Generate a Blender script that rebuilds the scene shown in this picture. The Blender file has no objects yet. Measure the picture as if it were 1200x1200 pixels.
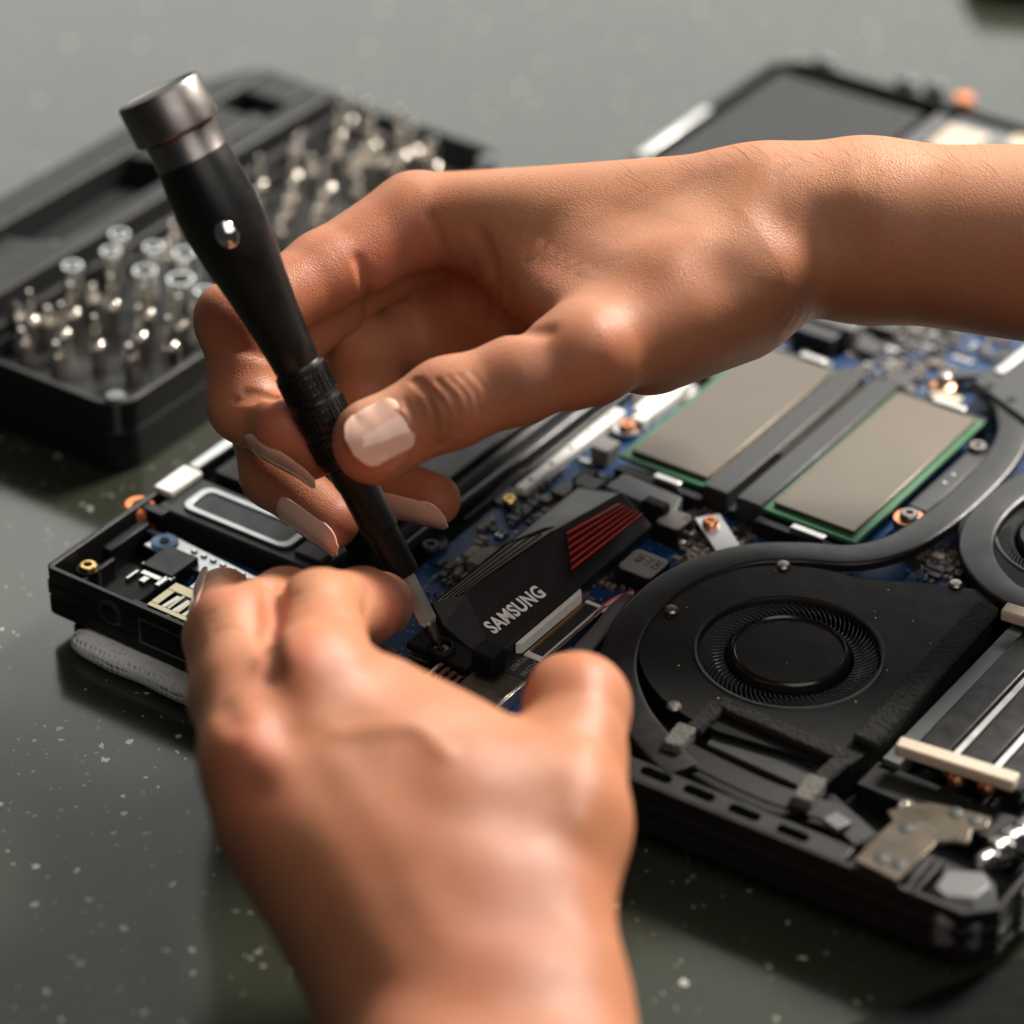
import bpy, bmesh, math, random
import numpy as np
from mathutils import Vector, Matrix

S = 0.001                                   # everything below is laid out in millimetres
scn = bpy.context.scene
col = scn.collection

# ------------------------------------------------------------------ camera
# laptop frame: x = along the port side, y = along the front edge, z = up, table top at z = 0
CAM = np.array([468.127, -465.324, 471.679])
CR = np.array([0.82013441, 0.5721709, 0.0])
CU = np.array([-0.31854828, 0.45659855, 0.83068933])
CF = np.array([-0.47529626, 0.6812769, -0.55673624])
FPX = 3689.1                                # focal length in photo pixels (photo 1200 wide)
cd = bpy.data.cameras.new('camera')
cam = bpy.data.objects.new('camera', cd)
col.objects.link(cam)
m = Matrix.Identity(4)
for i in range(3):
    m[i][0], m[i][1], m[i][2], m[i][3] = CR[i], CU[i], -CF[i], CAM[i]*S
cam.matrix_world = m
cd.sensor_width = 36.0
cd.lens = FPX/1200*36.0
cd.clip_start, cd.clip_end = 0.02, 50
cd.dof.use_dof = True
cd.dof.focus_distance = 0.767
cd.dof.aperture_fstop = 6.0
cd.dof.aperture_blades = 0
scn.camera = cam

# ------------------------------------------------------------------ world, lamps, exposure
w = bpy.data.worlds.new('World'); scn.world = w; w.use_nodes = True
bg = w.node_tree.nodes['Background']
bg.inputs[0].default_value = (0.80, 0.86, 0.90, 1); bg.inputs[1].default_value = 0.03

def lamp(name, loc, target, sx, sy, power, color, spread=math.pi):
    l = bpy.data.lights.new(name, 'AREA'); l.shape = 'RECTANGLE'; l.size, l.size_y = sx, sy
    l.energy = power; l.color = color; l.spread = spread
    o = bpy.data.objects.new(name, l); col.objects.link(o)
    o.location = loc
    o.rotation_euler = (Vector(target)-Vector(loc)).to_track_quat('-Z', 'Y').to_euler()
    return o
CEN = (0.11, 0.07, 0.03)
# broad window behind the table (its reflection greys the far table top)
lamp('window_light', (-1.15, 2.05, 1.10), CEN, 3.4, 1.15, 30, (0.99, 0.99, 0.96))
# dim upper wall and ceiling above the window
lamp('upper_wall_light', (-0.75, 1.75, 2.45), CEN, 4.2, 2.0, 25, (0.96, 0.98, 0.90))
# sunlit opening: behind, to the right
lamp('key_light', (0.47, 1.84, 1.66), CEN, 0.55, 0.55, 162, (1.0, 0.93, 0.84))
# added fill lamp on the worker's side, brightens the hand fronts
lamp('fill_light', (1.15, -0.55, 1.35), CEN, 1.3, 1.3, 11, (1.0, 0.93, 0.86))

scn.view_settings.view_transform = 'Standard'
scn.view_settings.look = 'None'
scn.view_settings.exposure = 0.0
scn.view_settings.gamma = 1.0
scn.view_settings.use_curve_mapping = False
scn.cycles.use_denoising = True
scn.cycles.max_bounces = 8

# ------------------------------------------------------------------ helpers
def U(px, py, z):
    """photo pixel -> (x, y) in mm on the level plane of height z"""
    d = CF + CR*(px-600)/FPX - CU*(py-600)/FPX
    t = (z-CAM[2])/d[2]
    P = CAM + d*t
    return float(P[0]), float(P[1])
def U3(px, py, z):
    a, b = U(px, py, z); return (a, b, z)
def D3(px, py, d):
    """photo pixel at a given distance along the lens axis"""
    return CAM + CF*d + CR*(px-600)*d/FPX - CU*(py-600)*d/FPX

def tag(o, label=None, cat=None, group=None, kind=None):
    if label: o['label'] = label
    if cat: o['category'] = cat
    if group: o['group'] = group
    if kind: o['kind'] = kind
    return o
OFF = {}
def empty(name, loc, label, cat, group=None):
    o = bpy.data.objects.new(name, None); col.objects.link(o)
    o.empty_display_size = 0.02
    o.location = Vector(loc)*S
    OFF[o.name] = Vector(loc)*S
    return tag(o, label, cat, group)

class G:
    """collects mesh pieces in mm"""
    def __init__(s): s.v = []; s.f = []
    def add(s, vs, fs):
        n = len(s.v); s.v += [tuple(map(float, p)) for p in vs]; s.f += [tuple(i+n for i in f) for f in fs]; return s
    def box(s, x0, x1, y0, y1, z0, z1, rot=0.0):
        cx, cy = (x0+x1)/2, (y0+y1)/2; c, q = math.cos(rot), math.sin(rot)
        P = []
        for z in (z0, z1):
            for x, y in ((x0, y0), (x1, y0), (x1, y1), (x0, y1)):
                dx, dy = x-cx, y-cy; P.append((cx+c*dx-q*dy, cy+q*dx+c*dy, z))
        return s.add(P, [(3, 2, 1, 0), (4, 5, 6, 7), (0, 1, 5, 4), (1, 2, 6, 5), (2, 3, 7, 6), (3, 0, 4, 7)])
    def obox(s, a, b, wd, z0, z1):
        """box along the line a-b (xy) of width wd"""
        (ax, ay), (bx, by) = a, b; L = math.hypot(bx-ax, by-ay)
        nx, ny = -(by-ay)/L*wd/2, (bx-ax)/L*wd/2
        return s.prism([(ax-nx, ay-ny), (bx-nx, by-ny), (bx+nx, by+ny), (ax+nx, ay+ny)], z0, z1)
    def prism(s, poly, z0, z1):
        A = sum(poly[i][0]*poly[(i+1) % len(poly)][1]-poly[(i+1) % len(poly)][0]*poly[i][1] for i in range(len(poly)))
        if A < 0: poly = poly[::-1]
        n = len(poly)
        z0f = z0 if callable(z0) else (lambda x, y: z0)
        z1f = z1 if callable(z1) else (lambda x, y: z1)
        vs = [(x, y, z0f(x, y)) for x, y in poly]+[(x, y, z1f(x, y)) for x, y in poly]
        fs = [tuple(range(n-1, -1, -1)), tuple(range(n, 2*n))]+[(i, (i+1) % n, n+(i+1) % n, n+i) for i in range(n)]
        return s.add(vs, fs)
    def ring(s, outer, inner, z0, z1):
        """closed band between two polygons of equal length"""
        n = len(outer); vs = []
        for z in (z0, z1):
            vs += [(x, y, z) for x, y in outer]+[(x, y, z) for x, y in inner]
        fs = []
        for i in range(n):
            j = (i+1) % n
            fs += [(i, j, 2*n+j, 2*n+i), (n+j, n+i, 3*n+i, 3*n+j), (2*n+i, 2*n+j, 3*n+j, 3*n+i), (j, i, n+i, n+j)]
        return s.add(vs, fs)
    def lathe(s, o, prof, n=32, ax=(0, 0, 1)):
        """profile of (radius, height) turned about the axis through o"""
        ax = Vector(ax).normalized(); t = Vector((1, 0, 0)) if abs(ax.x) < .9 else Vector((0, 1, 0))
        e1 = ax.cross(t).normalized(); e2 = ax.cross(e1); o = Vector(o); vs = []; fs = []
        for r, h in prof:
            for k in range(n):
                a = 2*math.pi*k/n
                vs.append(o+ax*h+(e1*math.cos(a)+e2*math.sin(a))*max(r, 1e-4))
        for i in range(len(prof)-1):
            for k in range(n):
                j = (k+1) % n
                fs.append((i*n+k, i*n+j, (i+1)*n+j, (i+1)*n+k))
        fs.append(tuple(range(n-1, -1, -1))); fs.append(tuple(range((len(prof)-1)*n, len(prof)*n)))
        return s.add(vs, fs)
    def sweep(s, path, sec, up=(0, 0, 1), cap=True):
        """section [(side, height)] carried along a 3-d path"""
        n = len(sec); up = Vector(up); vs = []; fs = []
        P = [Vector(p) for p in path]
        for i, p in enumerate(P):
            d = (P[min(i+1, len(P)-1)]-P[max(i-1, 0)]).normalized()
            sd = d.cross(up).normalized(); u2 = sd.cross(d)
            for a, b in sec: vs.append(p+sd*a+u2*b)
        for i in range(len(P)-1):
            for k in range(n):
                j = (k+1) % n; fs.append((i*n+k, (i+1)*n+k, (i+1)*n+j, i*n+j))
        if cap: fs.append(tuple(range(n))); fs.append(tuple(range(len(P)*n-1, (len(P)-1)*n-1, -1)))
        return s.add(vs, fs)
    def tube(s, path, r, n=10):
        return s.sweep(path, [(r*math.cos(2*math.pi*k/n), r*math.sin(2*math.pi*k/n)) for k in range(n)])
    def build(s, name, mat, parent=None, bevel=0.0, smooth=35, seg=2, recalc=True):
        me = bpy.data.meshes.new(name)
        me.from_pydata([(x*S, y*S, z*S) for x, y, z in s.v], [], s.f)
        if recalc:
            bm = bmesh.new(); bm.from_mesh(me); bmesh.ops.recalc_face_normals(bm, faces=bm.faces); bm.to_mesh(me); bm.free()
        me.materials.append(mat)
        o = bpy.data.objects.new(name, me); col.objects.link(o)
        if smooth:
            me.polygons.foreach_set('use_smooth', [True]*len(me.polygons)); me.set_sharp_from_angle(angle=math.radians(smooth))
        if bevel:
            b = o.modifiers.new('bevel', 'BEVEL'); b.width = bevel*S; b.segments = seg; b.limit_method = 'ANGLE'
            b.angle_limit = math.radians(40); b.harden_normals = False; b.miter_outer = 'MITER_ARC'
        attach(o, parent)
        return o
def attach(o, parent):
    if parent is None: return
    o.parent = parent
    top = parent
    while top.parent: top = top.parent
    if parent is top: o.matrix_parent_inverse = Matrix.Translation(-OFF.get(top.name, Vector((0, 0, 0))))
    # a part's own frame already equals the world frame

def spline(pts, n=8):
    """Catmull-Rom through the points (any dimension)"""
    P = [np.array(p, float) for p in pts]; P = [2*P[0]-P[1]]+P+[2*P[-1]-P[-2]]; out = []
    for i in range(1, len(P)-2):
        for k in range(n):
            t = k/n
            out.append(.5*((2*P[i])+(-P[i-1]+P[i+1])*t+(2*P[i-1]-5*P[i]+4*P[i+1]-P[i+2])*t*t+(-P[i-1]+3*P[i]-3*P[i+1]+P[i+2])*t**3))
    out.append(P[-2]); return out
def rrect(x0, x1, y0, y1, r, n=6):
    out = []
    for cx, cy, a0 in ((x1-r, y0+r, -90), (x1-r, y1-r, 0), (x0+r, y1-r, 90), (x0+r, y0+r, 180)):
        for k in range(n+1):
            a = math.radians(a0+90*k/n); out.append((cx+r*math.cos(a), cy+r*math.sin(a)))
    return out
def text_mesh(name, body, size, mat, parent, origin, xdir, ydir, thick=0.05, sx=1.0, bold=0.0, align='LEFT', shear=0.0):
    c = bpy.data.curves.new(name, 'FONT'); c.body = body; c.size = 1.0; c.extrude = 0.0; c.offset = bold
    c.align_x = align; c.space_character = 1.0+2.2*bold; c.resolution_u = 4; c.shear = shear
    t = bpy.data.objects.new(name+'_tmp', c); col.objects.link(t)
    dg = bpy.context.evaluated_depsgraph_get()
    me = bpy.data.meshes.new_from_object(t.evaluated_get(dg))
    bpy.data.objects.remove(t); bpy.data.curves.remove(c)
    X, Y, O = Vector(xdir).normalized(), Vector(ydir).normalized(), Vector(origin)
    N = X.cross(Y)
    for v in me.vertices:
        v.co = (O+X*v.co.x*size*sx+Y*v.co.y*size+N*thick)*S
    me.name = name; me.materials.clear(); me.materials.append(mat)
    o = bpy.data.objects.new(name, me); col.objects.link(o); attach(o, parent)
    return o

# ------------------------------------------------------------------ materials
def pm(name, c, rough=.5, metal=0.0, var=.12, nscale=900, bump=0.0, bscale=2500, spec=.5, rvar=.05, coat=0.0, bdist=.0002):
    M = bpy.data.materials.new(name); M.use_nodes = True; nt = M.node_tree; N = nt.nodes; L = nt.links
    b = N['Principled BSDF']; tc = N.new('ShaderNodeTexCoord')
    nz = N.new('ShaderNodeTexNoise'); nz.inputs['Scale'].default_value = nscale; nz.inputs['Detail'].default_value = 5
    L.new(tc.outputs['Object'], nz.inputs['Vector'])
    mx = N.new('ShaderNodeMix'); mx.data_type = 'RGBA'
    mx.inputs[6].default_value = (*[x*(1-var) for x in c], 1); mx.inputs[7].default_value = (*[min(1, x*(1+var)) for x in c], 1)
    L.new(nz.outputs['Fac'], mx.inputs[0]); L.new(mx.outputs[2], b.inputs['Base Color'])
    n2 = N.new('ShaderNodeTexNoise'); n2.inputs['Scale'].default_value = nscale*.23; n2.inputs['Detail'].default_value = 6
    L.new(tc.outputs['Object'], n2.inputs['Vector'])
    mr = N.new('ShaderNodeMapRange'); mr.inputs[1].default_value = .3; mr.inputs[2].default_value = .7
    mr.inputs[3].default_value = max(.02, rough-rvar); mr.inputs[4].default_value = min(1, rough+rvar)
    L.new(n2.outputs['Fac'], mr.inputs[0]); L.new(mr.outputs[0], b.inputs['Roughness'])
    b.inputs['Metallic'].default_value = metal; b.inputs['Specular IOR Level'].default_value = spec
    if coat: b.inputs['Coat Weight'].default_value = coat
    if bump:
        n3 = N.new('ShaderNodeTexNoise'); n3.inputs['Scale'].default_value = bscale; n3.inputs['Detail'].default_value = 3
        L.new(tc.outputs['Object'], n3.inputs['Vector'])
        bp = N.new('ShaderNodeBump'); bp.inputs['Strength'].default_value = bump; bp.inputs['Distance'].default_value = bdist
        L.new(n3.outputs['Fac'], bp.inputs['Height']); L.new(bp.outputs[0], b.inputs['Normal'])
    return M
MT = {}
MT['black'] = pm('black_plastic', (.006, .006, .0065), .42, bump=.25, bscale=4000, spec=0.32)
MT['blackm'] = pm('matte_black', (.005, .005, .005), .6, bump=.3, bscale=5000, spec=0.25)
MT['case'] = pm('case_plastic', (.007, .0075, .008), .48, bump=.3, bscale=3000, spec=0.35)
MT['caseg'] = pm('case_inner', (.011, .0115, .012), .5, bump=.3, bscale=3000, spec=0.3)
MT['clip'] = pm('case_grey_highlight', (.10, .11, .115), .38)  # pale grey for pegs and plates, also for painted highlights on the case
MT['batt'] = pm('battery_wrap', (.017, .018, .018), .42, bump=.06, bscale=1500, spec=.2)
MT['steel'] = pm('steel', (.80, .80, .78), .13, 1.0, .1)
MT['nickel'] = pm('nickel', (.86, .82, .75), .14, 1.0, .1)
MT['silver'] = pm('silver_foil', (.50, .51, .51), .36, .85, .06)
MT['white'] = pm('white_plastic', (.72, .71, .68), .45)
MT['cream'] = pm('cream_pad', (.48, .40, .31), .7, bump=.3, bscale=1500)
MT['brass'] = pm('brass', (.72, .48, .18), .28, 1.0)
MT['copper'] = pm('copper', (.72, .33, .18), .35, 1.0)
MT['orange'] = pm('orange_rubber', (.70, .20, .055), .5)
MT['shield'] = pm('memory_shield', (.125, .107, .088), .42, .8, .05, nscale=120, bump=.05, bscale=400, rvar=.06)
MT['champ'] = pm('champagne_steel', (.15, .125, .10), .27, 1.0, .04)
MT['chip'] = pm('chip_epoxy', (.020, .020, .021), .48, bump=.2)
MT['ind'] = pm('inductor_grey', (.19, .18, .165), .55, .2, bump=.3, bscale=3500)
MT['dgrey'] = pm('dark_grey_plastic', (.018, .019, .020), .45, bump=.2, spec=.4)
MT['mgrey'] = pm('mid_grey_plastic', (.075, .078, .082), .45, bump=.2)
MT['red'] = pm('red_paint', (.55, .03, .02), .45)
MT['print'] = pm('white_print', (.80, .80, .78), .5)
MT['gprint'] = pm('grey_print', (.22, .22, .21), .5)
MT['dprint'] = pm('dark_print', (.006, .006, .006), .6, spec=.2)
MT['gold'] = pm('gold_plating', (.50, .30, .13), .3, 1.0)
MT['tin'] = pm('solder_tin', (.52, .51, .49), .3, 1.0)
MT['beigecap'] = pm('ceramic_capacitor', (.16, .125, .095), .5)
MT['pipe'] = pm('black_painted_pipe', (.008, .008, .0085), .36, bump=.15, bscale=2500, spec=.35)
MT['fan'] = pm('fan_housing', (.005, .0048, .0045), .58, bump=.25, bscale=5000, spec=.16)
def dust(M, scale, dens, colr=(.35, .33, .30, 1)):
    nt = M.node_tree; N = nt.nodes; L = nt.links; b = N['Principled BSDF']; src = b.inputs['Base Color'].links[0].from_socket
    tc = N.new('ShaderNodeTexCoord'); vo = N.new('ShaderNodeTexVoronoi'); vo.inputs['Scale'].default_value = scale; L.new(tc.outputs['Object'], vo.inputs['Vector'])
    sp = N.new('ShaderNodeSeparateColor'); L.new(vo.outputs['Color'], sp.inputs[0])
    g1 = N.new('ShaderNodeMath'); g1.operation = 'GREATER_THAN'; g1.inputs[1].default_value = 1-dens; L.new(sp.outputs[0], g1.inputs[0])
    l1 = N.new('ShaderNodeMath'); l1.operation = 'LESS_THAN'; l1.inputs[1].default_value = .16; L.new(vo.outputs['Distance'], l1.inputs[0])
    m1 = N.new('ShaderNodeMath'); m1.operation = 'MULTIPLY'; L.new(g1.outputs[0], m1.inputs[0]); L.new(l1.outputs[0], m1.inputs[1])
    mx = N.new('ShaderNodeMix'); mx.data_type = 'RGBA'; L.new(m1.outputs[0], mx.inputs[0]); L.new(src, mx.inputs[6]); mx.inputs[7].default_value = colr; L.new(mx.outputs[2], b.inputs['Base Color'])
dust(MT['fan'], 620, .035)
MT['blade'] = pm('fan_blade', (.05, .052, .055), .25)
MT['gloss'] = pm('gloss_black', (.006, .006, .006), .22)
MT['foam'] = pm('black_foam', (.010, .010, .0095), .9, var=.6, nscale=1400, bump=1.0, bscale=1000, spec=.4, bdist=.0016)
MT['foamg'] = pm('grey_foam', (.10, .097, .088), .9, var=.4, nscale=1400, bump=1.0, bscale=1000, spec=.2, bdist=.0012)
MT['heatsink'] = pm('anodised_heatsink', (.045, .046, .048), .38, .8, bump=.35, bscale=7000)
MT['plate'] = pm('heatsink_reflection', (.26, .265, .25), .45, .6, .06)  # lighter copy of the heatsink metal, carries a painted window reflection
MT['foamless'] = pm('dull_black', (.003, .003, .003), .75, spec=.08)
MT['void'] = pm('dark_opening', (.001, .001, .001), 1.0, spec=0.0)
MT['usb'] = pm('usb_shell', (.36, .31, .21), .30, 1.0)
MT['bitm'] = pm('driver_bit_steel', (.95, .84, .74), .45, 1.0)
MT['gun'] = pm('gunmetal', (.24, .22, .21), .36, 1.0, .06, rvar=.05)
MT['handle'] = pm('handle_coating', (.0045, .0045, .0045), .36, bump=.1, bscale=5000, rvar=.05, spec=.38)
MT['cable'] = pm('cable_sleeve', (.085, .08, .085), .55)
MT['pink'] = pm('pink_wire', (.65, .10, .22), .45); MT['yellow'] = pm('yellow_wire', (.65, .45, .08), .45)
MT['bluew'] = pm('blue_wire', (.08, .16, .5), .45); MT['greenb'] = pm('memory_board', (.022, .12, .05), .42, var=.25, nscale=1500)
MT['bluescrew'] = pm('blue_washer', (.03, .12, .26), .35)

def pcb_mat():
    M = bpy.data.materials.new('blue_circuit_board'); M.use_nodes = True; nt = M.node_tree; N = nt.nodes; L = nt.links
    b = N['Principled BSDF']; tc = N.new('ShaderNodeTexCoord')
    mp = N.new('ShaderNodeMapping'); mp.inputs['Scale'].default_value = (330, 330, 330); L.new(tc.outputs['Object'], mp.inputs[0])
    br = N.new('ShaderNodeTexBrick'); br.inputs['Scale'].default_value = 1.0; br.offset = .37; br.squash = 1.6; br.squash_frequency = 3
    br.inputs['Mortar Size'].default_value = .045
    br.inputs['Color1'].default_value = (.0035, .026, .095, 1); br.inputs['Color2'].default_value = (.003, .020, .072, 1)
    br.inputs['Mortar'].default_value = (.008, .048, .14, 1); L.new(mp.outputs[0], br.inputs['Vector'])
    vo = N.new('ShaderNodeTexVoronoi'); vo.inputs['Scale'].default_value = 560; L.new(tc.outputs['Object'], vo.inputs['Vector'])
    lt = N.new('ShaderNodeMath'); lt.operation = 'LESS_THAN'; lt.inputs[1].default_value = .17; L.new(vo.outputs['Distance'], lt.inputs[0])
    mx = N.new('ShaderNodeMix'); mx.data_type = 'RGBA'; L.new(lt.outputs[0], mx.inputs[0]); L.new(br.outputs['Color'], mx.inputs[6])
    mx.inputs[7].default_value = (.20, .26, .33, 1)
    L.new(mx.outputs[2], b.inputs['Base Color']); b.inputs['Roughness'].default_value = .45; b.inputs['Specular IOR Level'].default_value = .25
    return M
MT['pcb'] = pcb_mat()

def table_mat():
    M = bpy.data.materials.new('speckled_table'); M.use_nodes = True; nt = M.node_tree; N = nt.nodes; L = nt.links
    b = N['Principled BSDF']; tc = N.new('ShaderNodeTexCoord')
    n0 = N.new('ShaderNodeTexNoise'); n0.inputs['Scale'].default_value = 9; n0.inputs['Detail'].default_value = 6; L.new(tc.outputs['Object'], n0.inputs['Vector'])
    base = N.new('ShaderNodeMix'); base.data_type = 'RGBA'
    base.inputs[6].default_value = (.018, .021, .014, 1); base.inputs[7].default_value = (.028, .031, .021, 1); L.new(n0.outputs['Fac'], base.inputs[0])
    # distort the coordinates so that the flecks have ragged outlines
    nd = N.new('ShaderNodeTexNoise'); nd.inputs['Scale'].default_value = 700; nd.inputs['Detail'].default_value = 2; L.new(tc.outputs['Object'], nd.inputs['Vector'])
    vm = N.new('ShaderNodeVectorMath'); vm.operation = 'MULTIPLY_ADD'; vm.inputs[1].default_value = (.0026,)*3; L.new(nd.outputs['Color'], vm.inputs[0]); L.new(tc.outputs['Object'], vm.inputs[2])
    prev = base.outputs[2]
    def flecks(scale, lo, hi, dens, colr, strength, prev):
        vo = N.new('ShaderNodeTexVoronoi'); vo.inputs['Scale'].default_value = scale; L.new(vm.outputs[0], vo.inputs['Vector'])
        sp = N.new('ShaderNodeSeparateColor'); L.new(vo.outputs['Color'], sp.inputs[0])
        rad = N.new('ShaderNodeMapRange'); rad.inputs[1].default_value = 1-dens; rad.inputs[2].default_value = 1; rad.inputs[3].default_value = lo; rad.inputs[4].default_value = hi
        L.new(sp.outputs[0], rad.inputs[0])
        gt = N.new('ShaderNodeMath'); gt.operation = 'GREATER_THAN'; gt.inputs[1].default_value = 1-dens; L.new(sp.outputs[0], gt.inputs[0])
        lt = N.new('ShaderNodeMath'); lt.operation = 'LESS_THAN'; L.new(vo.outputs['Distance'], lt.inputs[0]); L.new(rad.outputs[0], lt.inputs[1])
        mu = N.new('ShaderNodeMath'); mu.operation = 'MULTIPLY'; L.new(gt.outputs[0], mu.inputs[0]); L.new(lt.outputs[0], mu.inputs[1])
        m2 = N.new('ShaderNodeMath'); m2.operation = 'MULTIPLY'; L.new(mu.outputs[0], m2.inputs[0])
        # fleck strength differs from fleck to fleck
        ms = N.new('ShaderNodeMath'); ms.operation = 'MULTIPLY'; ms.inputs[1].default_value = strength; L.new(sp.outputs[1], ms.inputs[0]); L.new(ms.outputs[0], m2.inputs[1])
        mx = N.new('ShaderNodeMix'); mx.data_type = 'RGBA'; L.new(m2.outputs[0], mx.inputs[0]); L.new(prev, mx.inputs[6]); mx.inputs[7].default_value = colr
        return mx.outputs[2]
    prev = flecks(230, .08, .24, .24, (.42, .42, .38, 1), 1.0, prev)
    prev = flecks(520, .08, .28, .20, (.40, .40, .36, 1), .9, prev)
    prev = flecks(110, .05, .13, .10, (.45, .45, .42, 1), 1.1, prev)
    L.new(prev, b.inputs['Base Color'])
    n1 = N.new('ShaderNodeTexNoise'); n1.inputs['Scale'].default_value = 30; n1.inputs['Detail'].default_value = 8; L.new(tc.outputs['Object'], n1.inputs['Vector'])
    mr = N.new('ShaderNodeMapRange'); mr.inputs[3].default_value = .10; mr.inputs[4].default_value = .20; L.new(n1.outputs['Fac'], mr.inputs[0]); L.new(mr.outputs[0], b.inputs['Roughness'])
    b.inputs['Specular IOR Level'].default_value = .5
    return M
MT['table'] = table_mat()
rnd = random.Random(7)

# ------------------------------------------------------------------ the table
g = G(); g.box(-1500, 900, -450, 1600, -30, 0)
t = g.build('table_top', MT['table']); tag(t, 'dark olive grey speckled glossy table top', None, None, 'structure')

# ------------------------------------------------------------------ laptop
lap = empty('laptop', (129, 180, 0), 'black laptop lying upside down with its bottom cover removed', 'laptop')
OUT = [(1.5, 0), (128, 0), (142, 6), (160, 12.5), (215, 14), (252, 15), (258, 21), (258, 352), (250, 360), (8, 360), (0, 352), (0, 1.5)]
def inset(poly, d):
    n = len(poly); out = []
    for i in range(n):
        a, b, c = Vector(poly[i-1]), Vector(poly[i]), Vector(poly[(i+1) % n])
        e1 = (b-a).normalized(); e2 = (c-b).normalized()
        n1 = Vector((-e1.y, e1.x)); n2 = Vector((-e2.y, e2.x)); k = (n1+n2); k = k/max(.3, k.dot(n1))
        out.append(tuple(b+k*d))
    return out
INN = inset(OUT, 1.7)
g = G(); g.prism(INN, 6, 9.5); g.ring(OUT, INN, 6, 20)
shell = g.build('base_shell', MT['black'], lap, bevel=.5)
# two fine parting lines round the outside of the shell
g = G(); o2 = inset(OUT, -.45); g.ring(o2, OUT, 12.6, 15.2); g.build('trim_band', MT['black'], shell, bevel=.3)
g = G(); g.ring(inset(OUT, -.3), OUT, 6.8, 10.6); g.build('trim_band', MT['blackm'], shell, bevel=.3)
g = G(); g.prism(inset(OUT, 5.5), 0.4, 5.4); g.build('display_lid', MT['blackm'], lap, bevel=.8)
# feet between the lid and the base
for x, y in ((20, 30), (240, 40), (20, 330), (240, 330)):
    g = G(); g.lathe((x, y, 5.2), [(5, 0), (5, .9)], 20); g.build('rubber_foot', MT['blackm'], lap)

# ---- front corner: wall pocket, standoff, grommet
for bx_ in ((3.2, 6.2, 18, 34, 9.5, 17), (6.4, 16, 31, 33, 9.5, 16), (6.5, 8, 3, 17.8, 9.5, 15.5)):
    g = G(); g.box(*bx_); g.build('corner_rib', MT['black'], lap, bevel=.4)
sx, sy = U(103, 662, 17)
g = G(); g.lathe((sx, sy, 9.5), [(3.1, 0), (3.0, 6.6)], 24); po = g.build('screw_post', MT['black'], lap)
g = G(); g.lathe((sx, sy, 16.0), [(2.2, 0), (2.2, 1.0), (1.9, 1.25), (1.15, 1.25), (1.15, -2.0)], 24); g.build('brass_insert', MT['brass'], po)
gx, gy = U(163, 600, 16)
g = G(); g.lathe((gx, gy, 10), [(3.5, 0), (4.1, 1), (4.1, 3), (3.2, 4), (3.2, 5), (4.1, 6), (4.1, 8), (3.4, 8.8), (1.6, 8.8), (1.6, 5)], 28)
g.build('rubber_grommet', MT['orange'], lap)
g = G(); g.box(gx-1, gx+9, gy-1.6, gy+1.8, 15, 19.2); g.build('speaker_lug', MT['black'], lap, bevel=.4)

# ---- speaker
sp = G(); sp.prism([(4.5, 38), (56, 37.5), (58, 44), (58, 50), (52, 54.8), (4.5, 55)], 10, 19.2)
spk = sp.build('speaker', MT['dgrey'], lap, bevel=.8)
g = G(); g.ring(rrect(10.2, 45.4, 40.6, 52.2, 3.2), rrect(12.4, 43.2, 42.4, 50.4, 2.2), 19.2, 20.1); g.build('speaker_frame', MT['silver'], spk, bevel=.25)
g = G(); g.prism(rrect(12.3, 43.3, 42.3, 50.5, 2.2), 18.6, 19.7); g.build('speaker_membrane', MT['dgrey'], spk, bevel=.3)
g = G(); g.box(47.5, 56, 41, 46, 19.1, 20.4); g.build('speaker_tab', MT['mgrey'], spk, bevel=.4)
# ---- silver foil tape on the front rim
g = G(); g.box(-.4, 5.8, 42.8, 55.5, 19.0, 20.9); g.build('foil_block', MT['white'], lap, bevel=.5)
g = G(); g.box(.4, 3.6, 56.2, 120, 19.6, 20.8); g.build('foil_strip', MT['silver'], lap, bevel=.3)
g = G(); g.box(.2, 3.4, 272, 312, 19.6, 20.8); g.build('foil_strip', MT['silver'], lap, bevel=.5)
# ---- battery
bt = G(); bt.prism(rrect(6.5, 60, 58.5, 262, 1.5), 9.6, 19.6); bat = bt.build('battery', MT['batt'], lap, bevel=.6)
g = G(); g.box(60.2, 62.2, 60, 262, 9.6, 17.5); g.build('battery_rail', MT['mgrey'], bat, bevel=.5)
for k in range(9):
    g = G(); g.box(12+5*k, 14.2+5*k, 236, 261.5, 19.62, 19.9); g.build('battery_label', MT['mgrey'], bat)
g = G(); g.prism(rrect(6.5, 60, 266, 349, 1.5), 9.6, 19.9); fb = g.build('battery', MT['batt'], lap, bevel=.6)
tx = U3(262, 537, 19.65); 
g = G(); g.tube([(66.2, 62, 15.4), (66.4, 140, 15.4), (66.6, 250, 15.4)], 1.9, 14); g.build('cable_duct', MT['pipe'], lap)
g = G(); g.tube([(69.6, 84, 14.0), (69.8, 150, 14.0), (70, 250, 14.0)], 1.0, 12); g.build('cable_duct', MT['black'], lap)
g = G(); g.box(63, 68, 262, 352, 12, 19.8); g.build('metal_rail', MT['mgrey'], lap, bevel=.5)

# ---- motherboard (blue) with its parts
BZ = 13.5
mbp = [(22, 8), (58, 8), (60, 36), (66, 58), (71, 62), (71, 250), (60, 262), (62, 352), (250, 352), (250, 190), (205, 150), (205, 128), (150, 108), (140, 60), (140, 4), (62, 4), (60, 7)]
mbp = [(24, 6), (140, 6), (138, 46), (139, 90), (150, 112), (205, 130), (252, 190), (252, 352), (64, 352), (66, 262), (72, 252), (72, 60), (58, 36), (24, 36)]
mb = G().prism(mbp, BZ-1.4, BZ).build('motherboard', MT['pcb'], lap, bevel=.15)

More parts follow.
